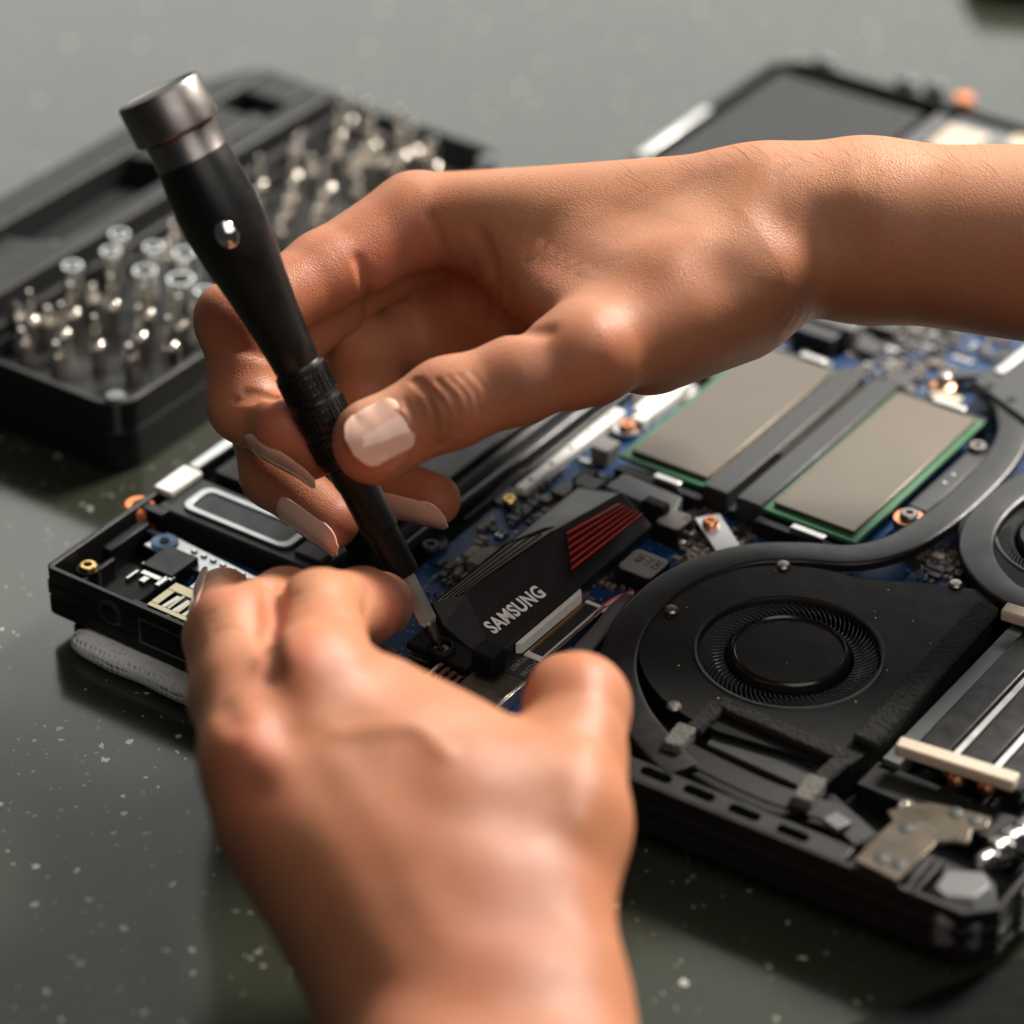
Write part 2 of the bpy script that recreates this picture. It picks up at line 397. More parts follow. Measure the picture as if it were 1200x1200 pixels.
def chip(name, px, z0, h, w_, l_, mat, rot=0.0, bev=.25, parent=None):
    """block of size w_ (x) by l_ (y) whose top centre is at photo pixel px"""
    x, y = U(px[0], px[1], z0+h)
    g = G(); g.box(x-w_/2, x+w_/2, y-l_/2, y+l_/2, z0, z0+h, rot)
    return g.build(name, mat, parent or mb, bevel=bev), (x, y)
# power inductors
for px, w_, l_, h, txt in (((754, 661), 10.2, 10.0, 6.2, ['2R2', '711', '2F8']), ((790, 609), 7.5, 8.0, 6.0, ['51'])):
    o, (x, y) = chip('inductor', px, BZ, h, w_, l_, MT['blackm'], bev=.3)
    g = G(); g.prism(rrect(x-w_/2+.1, x+w_/2-.1, y-l_/2+.1, y+l_/2-.1, 1.6, 3), BZ+h-.3, BZ+h+.35); o2 = g.build('inductor_top', MT['ind'], mb, bevel=.3)
    for i, s_ in enumerate(txt):
        text_mesh('marking', s_, 2.6, MT['dprint'], mb, (x+w_*.25-2.6*i, y+3.2, BZ+h+.35), (0, -1, 0), (1, 0, 0), .03, 1.0, .02)
    for k in (-1, 1):
        g = G(); g.box(x+w_/2-.2, x+w_/2+.9, y+k*2.6-1.1, y+k*2.6+1.1, BZ, BZ+2.2); g.build('terminal', MT['tin'], mb, bevel=.15)
for px, w_, l_, h, mt in (((709, 520), 5.6, 6.2, 5.0, 'ind'), ((686, 556), 4.0, 7, 5.0, 'blackm'), ((660, 573), 4.5, 5.5, 3, 'chip'), ((566, 652), 5.0, 7.6, 4.2, 'ind'), ((553, 645), 2.6, 5.2, 3.4, 'ind'),
                          ((668, 436), 8, 10, 4, 'chip'), ((690, 440), 6, 9, 4, 'chip'), ((835, 434), 6, 7, 3, 'chip'), ((1055, 442), 7, 8, 2.5, 'chip'), ((1018, 404), 6.5, 7, 2.5, 'chip'),
                          ((960, 384), 13, 8.5, 6, 'dgrey'), ((1040, 378), 9, 8, 3, 'chip'), ((600, 640), 3, 3.4, 2, 'chip'), ((640, 583), 3.2, 3.4, 2.2, 'chip')):
    chip('chip', px, BZ, h, w_, l_, MT[mt])
o, (x, y) = chip('connector', (968, 372), BZ, 7, 20, 5, MT['mgrey'], bev=.5)
# chip with printed numbers by the drive
o, (x, y) = chip('controller_chip', (618, 783), BZ, 1.6, 13.5, 9.5, MT['chip'])
text_mesh('marking', '992407', 2.3, MT['gprint'], mb, (x-3.6, y+4.2, BZ+1.6), (0, -1, 0), (1, 0, 0), .03, 1, .01)
text_mesh('marking', 'LH2348', 2.3, MT['gprint'], mb, (x-.2, y+4.2, BZ+1.6), (0, -1, 0), (1, 0, 0), .03, 1, .01)
g = G()
for k in range(8): g.box(x-5.5+1.5*k, x-4.9+1.5*k, y-6.0, y-4.6, BZ, BZ+.5)
g.build('chip_pins', MT['tin'], mb)
# display port shell and neighbouring bright connector near the edge
g = G(); g.box(111.5, 124.5, 19.5, 33, BZ, BZ+3.6); pt = g.build('port_shell', MT['champ'], mb, bevel=.5)
g = G(); g.box(124.4, 125.2, 20.0, 32.6, BZ+.3, BZ+3.9); g.build('port_lip', MT['tin'], mb, bevel=.2)
g = G(); g.box(97.5, 105.5, 10, 24, BZ, BZ+4.2); g.build('port_shell', MT['champ'], mb, bevel=.5)
for k in range(4):
    g = G(); g.box(104.0+1.9*k, 105.5+1.9*k, 15, 26.2, BZ, BZ+5.0-.5*k); g.build('shield_finger', MT['steel'], mb, bevel=.3)
g = G(); g.box(62, 92, 8, 26, BZ, BZ+3.2); g.build('port_shell', MT['champ'], mb, bevel=.4)
# flat cable connector, its white label and the cable
ax, ay = U(640, 758, BZ+3); 
g = G(); g.box(116.5, 121.8, 43.5, 71.5, BZ, BZ+2.0); fc = g.build('flat_cable_connector', MT['white'], mb, bevel=.25)
g = G(); g.box(117.6, 121.0, 45.2, 69.8, BZ+2.0, BZ+2.35); g.build('connector_latch', MT['dgrey'], fc, bevel=.1)
for k in range(34):
    g = G(); g.box(117.0, 118.2, 45.4+.72*k, 45.75+.72*k, BZ+2.0, BZ+2.5); g.build('contact', MT['gold'], fc)
g = G(); g.box(121.9, 122.9, 43.8, 71.2, BZ, BZ+2.6); g.build('connector_edge', MT['tin'], fc, bevel=.15)
for k, (mt, dy) in enumerate((('pink', 0), ('yellow', 1.0), ('bluew', 2.0), ('white', 2.8))):
    a = spline([U3(742, 693+dy*2, 15.8), U3(722, 700+dy*3, 16.2), U3(705, 712+dy*2, 15.6), U3(690, 728, 15.4)], 6)
    g = G(); g.tube(a, .32, 8); g.build('wire', MT[mt], lap)
a = spline([U3(738, 700, 15.6), U3(722, 716, 16), U3(704, 738, 16), U3(678, 768, 16), U3(662, 800, 15.5)], 6)
g = G(); g.sweep(a, [(2.4*math.cos(q*math.pi/6), 1.1*math.sin(q*math.pi/6)) for q in range(12)]); g.build('cable_sleeve', MT['cable'], lap)
# white strip with holes
g = G(); x0, y0 = U(622, 570, 17); x1, y1 = U(738, 477, 17)
g.box(73.2, 76.6, 102, 150, BZ, 16.6); st = g.build('metal_strip', MT['white'], mb, bevel=.3)
for k in range(5):
    g = G(); g.lathe((74.9, 107+9.5*k, 16.55), [(.7, 0), (.7, .1)], 14); g.build('strip_hole', MT['dprint'], mb)
# screws
def screw(px, z, r, mat, parent, h=1.6, base=None):
    x, y = U(px[0], px[1], z)
    g = G(); g.lathe((x, y, z-h), [(r, 0), (r, h*.7), (r*.8, h), (r*.45, h), (r*.40, h-.8)], 24)
    o = g.build('screw', mat, parent)
    if base:
        g = G(); g.lathe((x, y, base[1]), [(r*1.6, 0), (r*1.6, z-h-base[1])], 24); g.build('washer', base[0], parent)
    return o
screw((505, 637), 16.5, 2.6, MT['dgrey'], lap); screw((597, 583), 16.5, 1.9, MT['brass'], lap)
for px in ((505, 637), (597, 583)):
    g = G(); x, y = U(*px, 14); g.lathe((x, y, 9.5), [(4.4, 0), (4.4, 5.0)], 24); g.build('screw_boss', MT['black'], lap)
screw((735, 495), 17, 2.4, MT['copper'], lap, base=(MT['tin'], BZ))
screw((833, 609), 19.2, 2.1, MT['copper'], lap)
# bright bracket held by the copper screw
a, b = U(832, 608, 17.6), U(862, 660, 17.6)
g = G(); g.obox((a[0]-1.5, a[1]+1), (b[0]+2, b[1]-1), 7.0, 17.0, 17.6); g.build('mounting_tab', MT['silver'], lap, bevel=.5)
g = G(); g.box(a[0]-3, a[0]+2.5, a[1]-2.5, a[1]+2.5, BZ, 17.0); g.build('tab_post', MT['blackm'], lap, bevel=.3)
# white connectors beyond the wrist
for px, w_, l_ in (((770, 468), 6.5, 15), ((795, 452), 3.4, 8), ((752, 487), 4, 5), ((812, 470), 3, 10)): chip('white_connector', px, BZ, 4, w_, l_, MT['white'], bev=.4)

# ---- metal bracket with the blue washer, audio jack, usb port
x, y = U(193, 636, 16)
g = G(); g.prism([(x-4.2, y-3.6), (x+4, y-4.4), (62, y-6.2), (62, y+.5), (x+5, y+3.5), (x-2.5, y+4.2)], 15.0, 15.9)
br = g.build('metal_bracket', MT['silver'], lap, bevel=.25)
g = G(); g.lathe((x, y, 15.9), [(3.6, 0), (3.6, .5), (3.2, .7), (1.3, .7), (1.2, .2)], 28); g.build('blue_washer', MT['bluescrew'], br)
g = G(); g.lathe((x, y, 16.3), [(1.35, 0), (1.35, .6), (.8, .7)], 20); g.build('washer_hole', MT['dprint'], br)
for k in range(9):
    g = G(); g.box(x+8+3.3*k, x+9.6+3.3*k, y+.6-.2*k, y+1.8-.2*k, 15.9, 16.5); g.build('solder_joint', MT['tin'], br, bevel=.2)
g = G(); g.box(17.5, 27.5, 17, 27.5, BZ, 18.0); aj = g.build('audio_jack', MT['black'], lap, bevel=.3)
g = G(); g.box(15.5, 26.5, 3.0, 17, 9.6, 16.6); g.build('jack_body', MT['blackm'], aj, bevel=.4)
for (a, b, c, d) in ((16.8, 19.0, 17.5, 18.6), (19.2, 25.4, 14.2, 16.0), (25.4, 27.0, 12.4, 17.0), (17.6, 18.6, 10.4, 15.0), (21, 23, 11.5, 14), (26, 28, 16, 18)):
    g = G(); g.box(a, b, c, d, 16.4, 17.6); g.build('contact_spring', MT['tin'], aj, bevel=.2)
ax, ay = 21.6, 0
g = G(); g.lathe((ax, 2.2, 14.6), [(3.9, 0), (3.9, 2.4), (3.2, 2.9), (2.5, 2.9), (2.4, -2)], 28, (0, -1, 0)); g.build('jack_ring', MT['dgrey'], aj)
g = G(); g.box(27, 32, .2, 3.4, 12, 19.2); g.build('port_frame', MT['black'], lap, bevel=.3)
for k in range(8):
    g = G(); g.box(26.5+.75*k, 26.9+.75*k, -.45, .3, 12.5, 19); g.build('grip_rib', MT['black'], shell)
g = G(); g.ring([(31, 9.6), (47, 9.6), (47, 17.4), (31, 17.4)], [(31.7, 10.3), (46.3, 10.3), (46.3, 16.7), (31.7, 16.7)], -.5, 4)
g.v = [(x_, z_, y_) for x_, y_, z_ in g.v]; g.build('usb_mouth', MT['gun'], lap)
g = G(); g.box(31.6, 46.4, -.46, .2, 10.2, 16.8); g.build('usb_opening', MT['dprint'], lap)
# usb shell with its cut-outs
us = G()
uy0, uy1, ux0, ux1 = 4.2, 15.6, 30.0, 44.0
for (a, b, c, d) in ((ux0, ux1, uy0, uy0+1.6), (ux0, ux1, uy1-3.2, uy1), (ux0, ux0+2.4, uy0+1.6, uy1-3.2), (ux1-2.4, ux1, uy0+1.6, uy1-3.2), (ux0+5.0, ux0+6.0, uy0+1.6, uy1-3.2), (ux0+8.0, ux0+9.0, uy0+1.6, uy1-3.2)):
    us.box(a, b, c, d, 17.6, 18.1)
us.box(ux0, ux0+.4, uy0, uy1, 12, 17.6); us.box(ux1-.4, ux1, uy0, uy1, 12, 17.6)
usb = us.build('usb_port', MT['usb'], lap, bevel=.12)
for k in (3.7, 7.0, 10.2):
    g = G(); g.prism([(ux0+k-.6, uy0+2.0), (ux0+k+.6, uy0+2.0), (ux0+k+1.4, uy1-4.2), (ux0+k+.2, uy1-4.2)], lambda x_, y_: 17.2+.05*(y_-uy0), lambda x_, y_: 17.6+.06*(y_-uy0)); g.build('spring_tongue', MT['tin'], usb)
g = G(); g.box(ux0+.6, ux1-.6, uy0-.4, uy1-.4, 13.2, 15.2); g.build('port_tongue', MT['black'], usb, bevel=.2)
for k in range(4):
    g = G(); g.box(ux0+2+2.7*k, ux0+3.6+2.7*k, uy0-.2, uy0+5, 15.2, 15.5); g.build('contact', MT['gold'], usb)
g = G(); g.box(ux0-.6, 70, .6, 2.8, 10, 12.8); g.build('port_sill', MT['black'], lap, bevel=.2)
g = G(); g.box(33.5, 50, 15.7, 24.5, 16.2, 18.0); g.build('foil_tab', MT['silver'], lap, bevel=.5)

# ---- memory: two modules in back-to-back sockets
V0, V1 = 126.0, 196.0
for k, (ua, ub, cu0, cu1) in enumerate(((90.2, 118.6, 92.6, 116.0), (133.4, 162.0, 136.4, 160.2))):
    mo = G().box(ua, ub, V0, V1, 18.6, 19.9).build('memory_module', MT['greenb'], lap, bevel=.12)
    mo['label'] = 'green memory module with a flat grey-brown shield' 
    g = G(); g.box(cu0, cu1, V0+2.4, V1-1.8, 19.9, 21.2); g.build('shield', MT['shield'], mo, bevel=.25)
    g = G(); g.box(cu1+.1 if k == 0 else cu0-1.0, cu1+1.0 if k == 0 else cu0-.1, V0+4, V1-4, 19.85, 20.2)
    g.build('contact_row', MT['champ'], mo)
for (ua, ub, nm) in ((117.2, 124.6, 0), (127.2, 134.8, 1)):
    so = G().box(ua, ub, V0-1.5, V1+1.5, BZ, 21.4).build('memory_socket', MT['dgrey'], lap, bevel=.5)
    for e in (0, 1):
        y0 = V0-4.2 if e == 0 else V1+1.0
        x0, x1 = (ua-26, ua+1) if nm == 0 else (ub-1, ub+26)
        g = G(); g.box(x0, x1, y0, y0+3.0, BZ, 18.4); g.build('socket_arm', MT['black'], so, bevel=.3)
        g = G(); xa = (ua-16, ua-9) if nm == 0 else (ub+8, ub+17)
        g.box(xa[0]+2, xa[1]+3, y0+.2, y0+2.6, 18.4, 20.3); g.build('latch_clip', MT['tin'], so, bevel=.3)
g = G(); g.box(124.9, 126.9, V0+28, V1, BZ, 17.6); g.build('contact_strip', MT['champ'], lap)
g = G(); g.box(124.9, 126.9, V0-1, V0+27, BZ, 16.4); g.build('socket_gap', MT['blackm'], lap)
g = G(); g.box(86, 89.4, V0-16, V0-12, BZ, 18); g.build('drive_latch', MT['black'], lap, bevel=.4)

# ---- drive socket at the far end of the drive
g = G(); g.prism([U(708, 570, 19), U(732, 553, 19), U(800, 582, 19), U(790, 604, 19)], BZ, 19.0); g.build('drive_socket', MT['mgrey'], lap, bevel=.6)
g = G(); a = U(768, 590, 22); g.box(a[0]-3.5, a[0]+3.5, a[1]-1.5, a[1]+2.0, BZ, 22.5); g.build('socket_lug', MT['blackm'], lap, bevel=.6)
a = U(688, 565, 20); g = G(); g.box(a[0]-3.5, a[0]+3.5, a[1]-2, a[1]+4, BZ, 19.5); g.build('clip_block', MT['dgrey'], lap, bevel=.6)

# ---- cooling fans
def fan(cx, cy, r0, outline, z):
    fo = G(); n = len(outline)
    circ = []
    for x, y in outline:
        a = math.atan2(y-cy, x-cx); circ.append((cx+r0*math.cos(a), cy+r0*math.sin(a)))
    fo.ring(outline, circ, z-.8, z)
    root = fo.build('cooling_fan', MT['fan'], lap, bevel=.2)
    g = G(); g.prism(outline, z-8.5, z-7.6); g.ring(outline, inset(outline, .8), z-7.6, z-.82); g.build('fan_wall', MT['blackm'], root)
    # rolled lip of the opening, the drum and its raised cap
    g = G(); n = 96; vs = []; fs = []
    prof = [(r0+.9, z+.02), (r0+.4, z+.35), (r0-.3, z+.2), (r0-.7, z-.5), (r0-.8, z-1.4)]
    for r, h in prof:
        for k in range(n): a = 2*math.pi*k/n; vs.append((cx+r*math.cos(a), cy+r*math.sin(a), h))
    for i in range(len(prof)-1):
        for k in range(n): j = (k+1) % n; fs.append((i*n+k, i*n+j, (i+1)*n+j, (i+1)*n+k))
    g.add(vs, fs); g.build('fan_lip', MT['pipe'], root)
    g = G(); g.lathe((cx, cy, z-7.4), [(15.6, 0), (15.5, 3.0), (15.2, 5.0), (14.8, 6.5), (14.6, 7.3), (14.3, 8.0), (13.7, 8.3), (13.4, 7.9), (13.2, 7.7)], 72)
    hub = g.build('fan_hub', MT['gloss'], root, smooth=50)
    g = G(); g.lathe((cx, cy, z-.1), [(13.1, 0), (13.1, .5)], 72); g.build('hub_cap', MT['fan'], root, bevel=.2)
    g = G(); nb = 80
    for k in range(nb):
        a = 2*math.pi*k/nb; pts = []
        for i in range(6):
            r = 15.8+(r0-16.0)*i/5; b = a+.30*(i/5)**1.3
            pts.append((cx+r*math.cos(b), cy+r*math.sin(b)))
        vs = []; 
        for (x, y) in pts: vs += [(x, y, z-6.5), (x, y, z-1.0-.5*((x-cx)**2+(y-cy)**2 < 17.5**2))]
        # thin blade: two skins
        off = .28; nx, ny = -math.sin(a)*off, math.cos(a)*off
        vs2 = vs+[(x+nx, y+ny, h) for x, y, h in vs]; fs = []
        for i in range(5):
            q = 2*i; fs += [(q, q+2, q+3, q+1), (12+q, 12+q+1, 12+q+3, 12+q+2), (q+1, q+3, 12+q+3, 12+q+1)]
        g.add(vs2, fs)
    bl = g.build('fan_blades', MT['blade'], root, smooth=0); bl['kind'] = 'stuff'
    return root
FC = (172.0, 76.3); FZ = 19.8
ol = []
for k in range(0, 44):
    a = math.radians(92+186*k/43); ol.append((FC[0]+36.6*math.cos(a), FC[1]+36.6*math.sin(a)))
ol += [(196, 43.0), (206, 46.5), (208.5, 60), (207, 90), (205.5, 118), (203, 124), (199, 126.5), (186, 121.0), (178, 116.5)]
fan1 = fan(FC[0], FC[1], 22.6, ol, FZ)
# rivets round the fan edge
for px in ((918, 661), (787, 713), (1120, 683), (790, 826)):
    x, y = U(px[0], px[1], FZ+.6); g = G(); g.lathe((x, y, FZ-.1), [(1.9, 0), (1.9, .4), (1.4, .9), (.3, 1.0)], 20); g.build('rivet', MT['gun'], fan1)
c2 = (FC[0]+49, FC[1]+86)
c2 = U(1262, 632, FZ)
ol2 = [(c2[0]+30*math.cos(2*math.pi*k/48), c2[1]+30*math.sin(2*math.pi*k/48)) for k in range(48)]
fan2 = fan(c2[0], c2[1], 20.5, ol2, FZ)

# ---- heat pipes
PS = [(-4.5, -1.5), (-4.5, .25), (-4.3, .62), (-3.9, .85), (-3.4, .95), (3.4, .95), (3.9, .85), (4.3, .62), (4.5, .25), (4.5, -1.5)]
path = [(800, 905), (765, 868), (737, 828), (725, 782), (738, 735), (775, 694), (822, 667), (880, 651), (940, 649), (1000, 652), (1052, 640), (1100, 611), (1140, 577), (1172, 542), (1188, 510), (1185, 482), (1176, 470)]
pp = spline([U3(a, b, 19.4) for a, b in path], 8)
g = G(); g.sweep(pp, PS); g.build('heat_pipe', MT['pipe'], lap, smooth=35)
path2 = [(1270, 540), (1215, 562), (1172, 590), (1148, 622), (1147, 656), (1172, 690), (1215, 712), (1270, 730)]
pp2 = spline([U3(a, b, 20.2) for a, b in path2], 8)
g = G(); g.sweep(pp2, PS); g.build('heat_pipe', MT['pipe'], lap, smooth=35)
# ---- black spring arm with screws beside the second memory module
a, b = U(1075, 594, 18), U(1150, 527, 18)
g = G(); g.obox(a, b, 5.6, 16.6, 17.6); arm = g.build('spring_arm', MT['dgrey'], lap, bevel=.3)
for f_ in (.42, .56):
    x, y = a[0]+(b[0]-a[0])*f_, a[1]+(b[1]-a[1])*f_; g = G(); g.lathe((x, y, 17.6), [(.7, 0), (.5, .4)], 12); g.build('pin', MT['tin'], arm)
a2, b2 = U(1105, 590, 17), U(1140, 558, 17); g = G(); g.obox(a2, b2, 3.0, 15.4, 17.2); g.build('spring_clip', MT['mgrey'], arm, bevel=.3)
screw((1066, 600), 20, 2.5, MT['gun'], lap, base=(MT['copper'], BZ)); screw((1146, 521), 19, 2.5, MT['gun'], lap)
x, y = U(1066, 614, 14); g = G(); g.prism([(x-3, y-3), (x+4, y-4), (x+5, y+5), (x-2, y+4)], BZ, BZ+.9); g.build('copper_pad', MT['copper'], lap, bevel=.2)
# ---- black frame, orange and white pieces beyond the modules
g = G(); g.prism([U(1140, 444, 22), U(1200, 398, 22), U(1300, 440, 22), U(1215, 500, 22)], 17, 21.5); fr = g.build('cooler_frame', MT['dgrey'], lap, bevel=.6)
a, b = U(1170, 436, 22), U(1215, 400, 22); g = G(); g.obox(a, b, 2.6, 21.5, 22.1); g.build('bright_edge', MT['silver'], fr, bevel=.2)
for px in ((1160, 452), (1180, 425), (1185, 468)):
    x, y = U(px[0], px[1], 21.6); g = G(); g.lathe((x, y, 21.45), [(1.4, 0), (1.3, .25)], 16); g.build('frame_hole', MT['dprint'], fr)
a, b = U(1110, 440, 18), U(1148, 436, 18); g = G(); g.obox(a, b, 3, 16, 18); g.build('frame_arm', MT['dgrey'], fr, bevel=.3)
x, y = U(1105, 452, 17); g = G(); g.lathe((x, y, BZ), [(3.4, 0), (3.4, 3.6), (2.4, 4.2)], 24); g.build('copper_boss', MT['copper'], lap)
g = G(); g.lathe((x, y, BZ+4.0), [(1.9, 0), (1.9, 3.2), (.9, 3.6)], 20); g.build('screw', MT['gun'], lap)
x, y = U(1108, 469, 16); g = G(); g.box(x-4.5, x+4.5, y-2.2, y+2.2, BZ, 17.5); g.build('thermal_pad', MT['cream'], lap, bevel=.4)

# ---- foam strip, foam gasket, black connector in front of the fan
a, b = U(1012, 872, 21), U(1158, 712, 21)
g = G(); n = 26
for k in range(n):
    f0, f1 = k/n, (k+1)/n
g.obox(a, b, 6.4, FZ+.02, 22.6); fs_ = g.build('foam_strip', MT['foam'], lap, bevel=1.0)
def foam(pa, pb, wd, z0, z1, mt='foam'):
    g = G(); g.obox(U(*pa, z1), U(*pb, z1), wd, z0, z1); g.build('foam_gasket', MT[mt], lap, bevel=.7)
foam((842, 820), (990, 884), 4.2, 19.9, 22.4); foam((843, 822), (812, 852), 4.0, 19.9, 22.2); foam((988, 886), (952, 918), 4.0, 19.9, 22.2)
foam((806, 848), (786, 872), 5.0, 18, 22.6, 'foamg'); foam((958, 908), (938, 936), 5.0, 18, 22.6, 'foamg')
g = G(); g.prism([U(826, 872, 18), U(850, 838, 18), U(965, 890, 18), U(945, 925, 18)], 10, 18.0); cn = g.build('ribbon_connector', MT['dgrey'], lap, bevel=.5)
for k in range(14):
    x, y = U(846+8.0*k, 846+3.55*k, 19.0); g = G(); g.box(x-.55, x+.55, y-1.2, y+1.2, 18.0, 18.9); g.build('connector_pin', MT['blackm'], cn)
# ledge with the side vents and the dark cable over it
g = G(); g.prism([(150, 17), (228, 17.2), (228, 30), (206, 40), (150, 40)], 9.5, 15.5); g.build('side_deck', MT['blackm'], lap, bevel=.4)
for px in ((760, 917), (812, 937), (866, 959), (922, 984)):
    x, y = U(px[0], px[1], 20.1); y = 17.4; g = G(); g.prism(rrect(x-4.0, x+4.0, y-1.4, y+1.4, 1.2, 3), 19.2, 20.3); g.build('vent_slot', MT['void'], lap)
g = G(); g.prism([(150, 12.8), (160, 13.2), (222, 15), (222, 21), (150, 20)], 17.5, 20.12); g.build('vent_ledge', MT['black'], lap, bevel=.4)
a = spline([U3(800, 880, 19.5), U3(850, 905, 20), U3(900, 928, 20), U3(950, 945, 19.5), U3(985, 958, 19), U3(1015, 985, 18)], 6)
g = G(); g.sweep(a, [(3.2, -.4), (3.2, .3), (-3.2, .3), (-3.2, -.4)]); g.build('ribbon_cable', MT['blackm'], lap)
a, b = U(972, 955, 20.5), U(990, 968, 20.5); g = G(); g.obox(a, b, 4.5, 19.3, 20.6); g.build('cable_tab', MT['mgrey'], lap, bevel=.3)

# ---- cooler end: plates, tan bars, copper ends
g = G(); g.box(209.5, 213.8, 56, 128, 12, 17.2); g.build('vent_gap_plate', MT['clip'], lap)
for (u0, u1) in ((214.5, 222.6), (224.8, 232.6), (234.8, 243)):
    g = G(); g.box(u0, u1, 60, 190, 15.5, 19.8); g.build('cooler_plate', MT['pipe'], lap, bevel=.7)
for u0 in (223.0, 233.0):
    g = G(); g.box(u0, u0+1.5, 60, 190, 15.5, 19.2); g.build('cooler_fin', MT['silver'], lap)
a, b = U(1052, 868, 23), U(1192, 912, 23); g = G(); g.obox(a, b, 4.2, 20.0, 23.2); g.build('tan_pad', MT['cream'], lap, bevel=.6)
a, b = U(1176, 712, 23), U(1260, 738, 23); g = G(); g.obox(a, b, 4.4, 20.4, 23.6); g.build('tan_pad', MT['cream'], lap, bevel=.6)
for px in ((1122, 908), (1158, 917)):
    x, y = U(px[0], px[1], 18); g = G(); g.lathe((x, y+3, 17), [(2.2, 0), (2.2, 4.5), (1.2, 5.4)], 16, (0, -1, 0)); g.build('copper_pipe_end', MT['copper'], lap)
g = G(); g.box(208, 250, 46, 56.5, 9.6, 15.5); g.build('rear_deck', MT['blackm'], lap, bevel=.4)

# ---- hinge
hp = [U(*p, 21.6) for p in ((1000, 1008), (1020, 985), (1045, 962), (1038, 950), (1062, 944), (1088, 940), (1120, 946), (1163, 958), (1157, 972), (1140, 972), (1136, 988), (1118, 984), (1100, 986), (1092, 995), (1052, 1034))]
g = G(); g.prism(hp, 20.4, 21.8); hg = g.build('hinge', MT['champ'], lap, bevel=.4)
for px in ((1032, 1005), (1053, 1012), (1062, 970), (1120, 952), (1143, 961)):
    x, y = U(px[0], px[1], 21.8); g = G(); g.lathe((x, y, 21.7), [(1.7, 0), (1.6, .35), (1.0, .45)], 18); g.build('hinge_screw', MT['dgrey'], hg)
x, y = U(1063, 943, 19); screw((1063, 943), 20.0, 2.3, MT['nickel'], lap)
ba = U3(1150, 1012, 20); bb = U3(1218, 968, 20); axv = Vector(bb)-Vector(ba)
g = G(); g.lathe(ba, [(2.2, 0), (2.2, 4), (3.6, 4.2), (3.6, 7), (2.9, 7.2), (2.9, 8.4), (3.9, 8.6), (3.9, 11.4), (3.1, 11.6), (3.1, 13), (3.9, 13.2), (3.9, 18), (3, 18.4), (3, 40)], 28, tuple(axv)); g.build('hinge_barrel', MT['steel'], hg)
lo_ = [U(*p, 17) for p in ((1082, 1052), (1104, 1022), (1166, 1030), (1170, 1062), (1148, 1084), (1098, 1078))]; hi_ = [U(*p, 21) for p in ((1096, 1038), (1110, 1018), (1152, 1020), (1160, 1036), (1142, 1050), (1108, 1048))]
g = G(); g.add([(x, y, 9.6) for x, y in lo_]+[(x, y, 16) for x, y in lo_]+[(x, y, 20.6) for x, y in hi_], [(5, 4, 3, 2, 1, 0), (12, 13, 14, 15, 16, 17)]+[(k*6+i, k*6+(i+1) % 6, k*6+6+(i+1) % 6, k*6+6+i) for k in (0, 1) for i in range(6)]); g.build('hinge_cover', MT['mgrey'], lap, bevel=.3, smooth=20)
for pa, pb in (((1072, 1045), (1105, 1008)), ((1060, 1045), (1093, 1004))):
    g = G(); g.obox(U(*pa, 20), U(*pb, 20), 1.0, 15, 20.3); g.build('hinge_rib', MT['black'], lap, bevel=.2)
# rear grille lines
for k in range(5):
    g = G(); g.box(258.3+.05*k, 259.6, 30, 350, 7.2+2.5*k, 8.6+2.5*k); g.build('rear_fin', MT['mgrey'], lap, bevel=.2)

# ---- far end bits: white shield, orange grommet, clutter
g = G(); g.box(70, 112, 322, 352, BZ, 20.5); g.build('white_shield', MT['clip'], lap, bevel=1.0)
for (x0, x1, y0, y1) in ((72, 86, 326, 344), (90, 108, 328, 336), (92, 104, 340, 350)):
    g = G(); g.box(x0, x1, y0, y1, 20.5, 22); g.build('white_tape', MT['cream'], lap, bevel=.6)
x, y = U(1130, 112, 18); g = G(); g.lathe((x, y, 9.6), [(3, 0), (3.2, 4), (3, 8), (1.5, 8.4)], 24); g.build('rubber_grommet', MT['orange'], lap)
for px in ((966, 70), (1062, 94), (1096, 100)):
    x, y = U(px[0], px[1], 19); g = G(); g.lathe((x, y, 10), [(3.5, 0), (3.5, 9.6), (2.4, 10.4)], 20); g.build('screw_post', MT['mgrey'], lap)
for px in ((1120, 150), (1128, 165), (1105, 172)):
    x, y = U(px[0], px[1], 18); g = G(); g.lathe((x, y, 12), [(2.6, 0), (2.6, 5.5), (1.5, 6.2)], 18); g.build('screw', MT['tin'], lap)

# ---- small surface parts: too many and too small to pick apart
def smd(regs, name, mat, wd, ln, h, parent, seed):
    r_ = random.Random(seed); g = G()
    for (px0, py0, px1, py1, n) in regs:
        k = 0
        while k < n:
            x, y = U(r_.uniform(px0, px1), r_.uniform(py0, py1), BZ); m_ = r_.choice((1, 2, 3, 4, 5)); sc = r_.choice((.7, 1, 1, 1.25, 1.7)); al = r_.random() < .5
            w1, l1 = (wd*sc, ln*sc) if al else (ln*sc, wd*sc)
            for i in range(m_):
                xx, yy = (x+i*w1*1.7, y) if al else (x, y+i*l1*1.7); k += 1
                if 25 < xx < 250 and 8 < yy < 350: g.box(xx-w1/2, xx+w1/2, yy-l1/2, yy+l1/2, BZ, BZ+h*sc)
    o = g.build(name, mat, parent, smooth=0); o['kind'] = 'stuff'
REG = [(560, 600, 660, 690, 60), (800, 590, 830, 640, 30), (690, 640, 740, 690, 40), (790, 640, 860, 665, 26), (850, 620, 880, 640, 12), (640, 660, 700, 720, 30),
       (900, 372, 1120, 400, 90), (1000, 390, 1110, 470, 120), (1100, 385, 1180, 420, 26), (740, 440, 840, 480, 40), (1060, 640, 1140, 680, 70), (600, 540, 730, 600, 40), (500, 650, 560, 700, 30), (1120, 160, 1190, 190, 20)]
smd(REG, 'surface_capacitors', MT['beigecap'], .8, 1.5, .9, mb, 1)
smd(REG, 'surface_solder', MT['tin'], .45, .8, .55, mb, 2)
